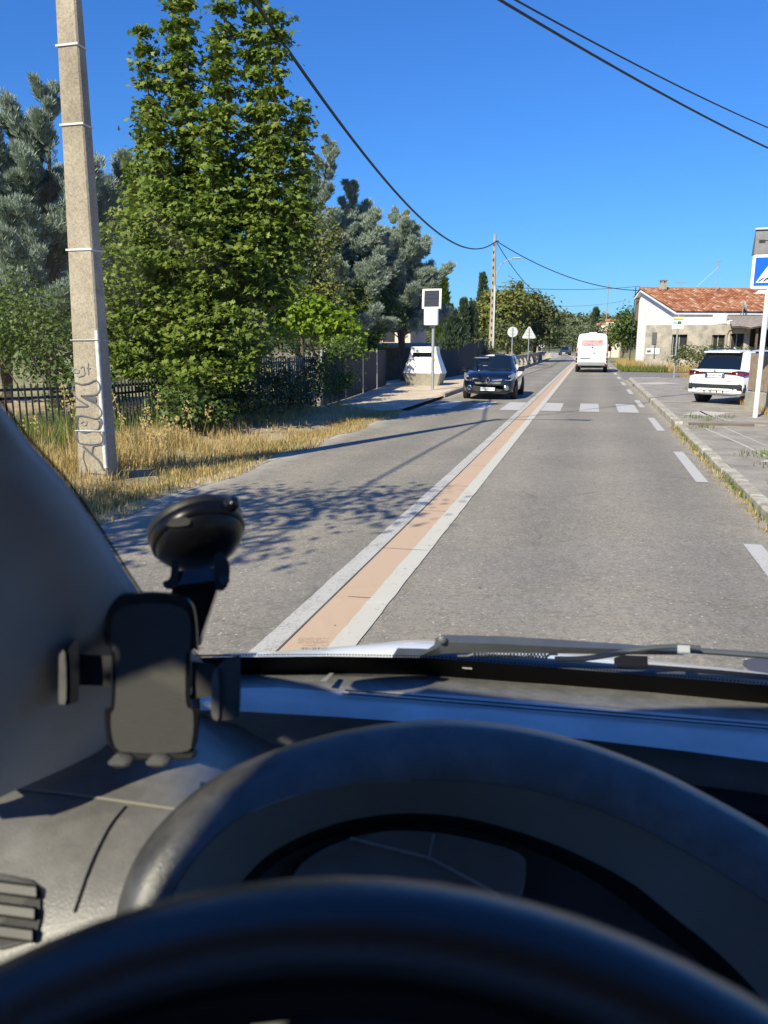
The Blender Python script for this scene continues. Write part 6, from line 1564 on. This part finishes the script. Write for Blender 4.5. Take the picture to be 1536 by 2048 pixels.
# steering wheel
sw = bpy.data.objects.new("steering_wheel", None); col.objects.link(sw); sw.parent = van
SWM = Matrix.Translation((-.02, .02, EYE - .262)) @ Matrix.Rotation(rad(6), 4, 'Y') @ Matrix.Rotation(rad(35), 4, 'X')
mb = MB(); rings = []
for k in range(96):
    a = 2 * math.pi * k / 96; c = Vector((math.cos(a), math.sin(a), 0)); R0 = .184
    rr = []
    for j in range(20):
        b = 2 * math.pi * j / 20
        u = .0165 * math.cos(b); v = .0185 * math.sin(b)
        if abs(math.sin(b)) < .2 and math.cos(b) < 0: u += .003
        rr.append(tuple(SWM @ (c * (R0 + u) + Vector((0, 0, v)))))
    rings.append(rr)
rings.append(rings[0]); mb.loft(rings, True); rim_ = mb.build("rim", M['wheel'], sw, True, True)
mb = MB(); rings = []
for k in range(97):
    a = 2 * math.pi * k / 96; c = Vector((math.cos(a), math.sin(a), 0))
    rings.append([tuple(SWM @ (c * (.184 + .0168 * math.cos(b)) + Vector((0, 0, .0188 * math.sin(b))))) for b in (rad(128), rad(131), rad(134), rad(137))])
mb.loft(rings); mb.build("stitch_groove", M['frit'], sw)
mb = MB()
for a in (rad(8), rad(172), rad(250), rad(290)):
    c = Vector((math.cos(a), math.sin(a), 0)); t_ = Vector((-math.sin(a), math.cos(a), 0))
    mb.loft([[tuple(SWM @ (c * r + t_ * w_ * s_ + Vector((0, 0, z + h * q)))) for s_, q in ((-1, -1), (1, -1), (1.0, 1), (-1, 1))] for r, w_, z, h in ((.06, .04, -.035, .012), (.12, .03, -.02, .010), (.176, .022, -.004, .009))], True)
mb.build("spoke", M['matte_black'], sw)
mb = MB(); mb.lathe([(.001, -.005), (.06, -.012), (.085, -.028), (.09, -.05), (.06, -.12), (.001, -.12)], 40, SWM @ Matrix.Scale(.85, 4, (0, 1, 0))); mb.build("airbag_cover", M['matte_black'], sw, True)
mb = MB(); mb.tube([tuple(SWM @ Vector((0, 0, -.1))), tuple(SWM @ Vector((0, .02, -.35)))], .05, 16); mb.build("steering_column", M['matte_black'], sw, True)

# cabin shell: roof, doors, bulkhead, floor
mb = MB()
for x0, x1 in ((-.56, 1.32),):
    rows = []
    for y, dz in ((.175, .305), (.12, .345), (-.2, .50), (-.5, .60), (-1.4, .62)):
        rows.append([E_(x, y - .27 * ((x - .38) / .85) ** 2 * (y > -.1), dz - .012 * abs((x - .38) / .94) ** 4) for x in np.linspace(x0, x1, 15)])
    mb.loft(rows); rows = [[(p[0], p[1], p[2] + .03) for p in r] for r in rows]; mb.loft(rows)
mb.build("roof", M['liner'], van, True)
def door(x, nm):
    mb = MB(); t_ = .05; s = -1 if x < .4 else 1
    def panel(y0, y1, z0, z1_): mb.box((x + s * t_ / 2, (y0 + y1) / 2, EYE + (z0 + z1_) / 2), (t_, y1 - y0, z1_ - z0))
    panel(-1.4, .75, -1.2, -.28); panel(-1.4, -.51, -.28, .62)
    mb.prism([(q, EYE + z) for q, z in ((.34, -.07), (.1, .13), (-.11, .29), (-.27, .42), (-.36, .49), (-.51, .57), (-.51, .66), (-.2, .44), (0, .285), (.2, .13), (.42, -.06))], 'x', x, x + s * t_)
    d = mb.build(nm, M['trim'], van)
    mb = MB(); mb.add([(x + s * .03, -.51, EYE - .28), (x + s * .03, .5, EYE - .28), (x + s * .03, .1, EYE + .13), (x + s * .03, -.51, EYE + .57)], [(0, 1, 2, 3)]); mb.build("door_window", M['shield'], d)
door(-.52, "door"); door(1.28, "door")
mb = MB(); mb.box((.38, .62, EYE - .72), (1.76, .30, .38), None, 0, .03); mb.build("lower_panel", M['matte_black'], dash)
mb = MB(); mb.box((.38, -1.42, EYE - .4), (1.9, .05, 1.65)); mb.build("bulkhead", M['trim'], van)
mb = MB(); mb.box((.38, -.3, EYE - 1.2), (1.9, 2.2, .05)); mb.box((.38, .85, EYE - .85), (1.85, .04, .7)); mb.build("cabin_floor", M['matte_black'], van)

# ------------------------------------------------------------------ phone holder on the windscreen
ph = thing("phone_holder", "empty black phone holder with a suction cup stuck on the windscreen", "phone holder", spot(305, 1350, .57))
DP_ = .56
mb = MB()
outl = smooth([(250, 1186), (300, 1183), (360, 1189), (385, 1205), (394, 1240), (397, 1290), (398, 1300), (383, 1306), (383, 1408), (398, 1418), (399, 1440), (392, 1490), (372, 1514), (340, 1519), (250, 1515), (222, 1500), (212, 1470), (209, 1420), (222, 1406), (222, 1302), (210, 1288), (211, 1240), (220, 1205), (250, 1186)], 4)[:-1]
def plate_loft(pts_, d0, d1, cx_, cy_, sh, mbx):
    f = [spot(cx_ + (x - cx_) * sh, cy_ + (y - cy_) * (1 - (1 - sh) * .5), d0) for x, y in pts_]; m_ = [spot(x, y, d0 + .003) for x, y in pts_]; b = [spot(x, y, d1) for x, y in pts_]
    n = len(pts_)
    mbx.add(f + m_ + b, [tuple(range(n)), tuple(range(2 * n, 3 * n))[::-1]] + [(k * n + i, k * n + (i + 1) % n, (k + 1) * n + (i + 1) % n, (k + 1) * n + i) for k in (0, 1) for i in range(n)])
plate_loft(outl, DP_, DP_ + .018, 304, 1350, .965, mb); cr = mb.build("cradle", M['gloss_black'], ph, True, sharp=35)
mb = MB(); pd = smooth([(240, 1215), (300, 1206), (362, 1214), (380, 1240), (380, 1300), (372, 1312), (372, 1405), (386, 1424), (384, 1480), (366, 1504), (250, 1504), (226, 1480), (222, 1430), (230, 1410), (232, 1312), (224, 1296), (224, 1240), (240, 1215)], 4)[:-1]
px_prism(pd, DP_ - .0012, .004, mb); mb.build("pad", M['pad'], cr)
for s, (bar, jaw, grip_) in enumerate(((
        [(152, 1308), (222, 1312), (222, 1372), (152, 1370)], [(124, 1300), (140, 1288), (156, 1284), (158, 1392), (150, 1405), (128, 1410), (120, 1400), (118, 1310)], [(118, 1306), (130, 1306), (132, 1400), (122, 1408), (117, 1400)]),
        ([(383, 1322), (430, 1328), (430, 1392), (383, 1398)], [(426, 1340), (450, 1320), (474, 1311), (481, 1320), (480, 1420), (468, 1438), (435, 1440), (424, 1428)], [(424, 1352), (436, 1340), (438, 1432), (428, 1438), (422, 1420)]))):
    mb = MB(); px_prism(bar, DP_ + .006, .008, mb); ab = mb.build("clamp_arm", M['matte_black'], ph)
    mb = MB(); px_prism(smooth(jaw + [jaw[0]], 3)[:-1], DP_ - .012, .03, mb); mb.build("clamp_jaw", M['gloss_black'] if s == 0 else M['jaw'], ab)  # right jaw uses a paler plastic, sunlight put into its colour
    mb = MB(); px_prism(smooth(grip_ + [grip_[0]], 3)[:-1], DP_ - .015, .012, mb); mb.build("grip_pad", M['grip'], ab)
for x in (243, 318):
    mb = MB(); T = Matrix.Translation(spot(x, 1521, DP_ - .006)) @ Matrix.Rotation(YAW, 4, 'Z') @ Matrix.Rotation(rad(-10), 4, 'X')
    mb.box((0, 0, 0), (.016, .016, .0075), T, 0, .003); ft = mb.build("foot", M['grip'], ph, True)
    mb = MB(); mb.box((.014, .012, .001), (.02, .012, .007), T, 0, .002); mb.build("foot_hinge", M['matte_black'], ft, True)
mb = MB(); px_prism([(290, 1518), (330, 1518), (322, 1533), (298, 1533)], DP_ + .004, .01, mb); mb.build("foot_slide", M['matte_black'], ph)
# suction cup
DS = on_glass(390, 1042)
sc0 = Vector(spot(388, 1044, DS)); gn = (Vector(wt[2]) - Vector(wb[2])).cross(Vector(wb[4]) - Vector(wb[2])).normalized()
if gn.y > 0: gn = -gn
q_ = gn.to_track_quat('Z', 'X')
CM = Matrix.Translation(sc0 + gn * .003) @ q_.to_matrix().to_4x4()
S_ = DS / .62
mb = MB(); mb.lathe([(.001, -.001), (.0375 * S_, -.001), (.0385 * S_, .003), (.0375 * S_, .006)], 48, CM); mb.build("suction_cup", M['matte_black'], ph, True)
mb = MB(); mb.lathe([(.0365 * S_, .005), (.0378 * S_, .008), (.0378 * S_, .014), (.036 * S_, .017), (.035 * S_, .0175), (.0345 * S_, .0205), (.029 * S_, .028), (.022 * S_, .033), (.016 * S_, .035), (.001, .036)], 48, CM); dm_ = mb.build("cup_housing", M['cup_black'], ph, True, sharp=50)
mb = MB(); mb.tube(smooth([spot(x, y, d) for x, y, d in ((424, 1036, DS - .012), (446, 1020, DS - .018), (463, 1008, DS - .022), (477, 1003, DS - .024))]), [.0055] * 4 + [.0065] * 6 + [.006, .005, .003], 8); mb.build("lever", M['gloss_black'], ph, True)
mb = MB(); px_prism(smooth([(332, 1050), (345, 1038), (368, 1034), (380, 1040), (376, 1050), (345, 1054), (332, 1050)], 3)[:-1], DS - .046, .012, mb); mb.build("release_button", M['matte_black'], dm_)
for pts_ in ([(343, 1118), (357, 1124), (356, 1165), (345, 1178), (330, 1176), (326, 1164), (340, 1155)], [(428, 1112), (442, 1104), (459, 1128), (457, 1166), (446, 1181), (432, 1178), (428, 1160)]):
    mb = MB(); px_prism(smooth(pts_ + [pts_[0]], 3)[:-1], DS - .05, .016, mb); mb.build("hinge_cheek", M['matte_black'], ph)
mb = MB(); T = Matrix.Translation(spot(449, 1160, DS - .052)) @ Vector(tuple(-sight(449, 1160))).to_track_quat('Z', 'Y').to_matrix().to_4x4(); mb.lathe([(.0042, 0), (.0042, .003), (.001, .003)], 14, T); mb.build("hinge_bolt", M['gloss_black'], ph)
mb = MB(); mb.loft([[spot(352, 1142, DS - .045), spot(430, 1134, DS - .045), spot(430, 1146, DS - .042), spot(352, 1152, DS - .042)], [spot(345, 1172, DS - .05), spot(440, 1160, DS - .05), spot(440, 1172, DS - .035), spot(345, 1180, DS - .035)], [spot(318, 1320, DS - .03), spot(396, 1290, DS - .03), spot(402, 1290, DS - .01), spot(324, 1320, DS - .01)]], True, True); mb.build("telescopic_arm", M['gloss_black'], ph)
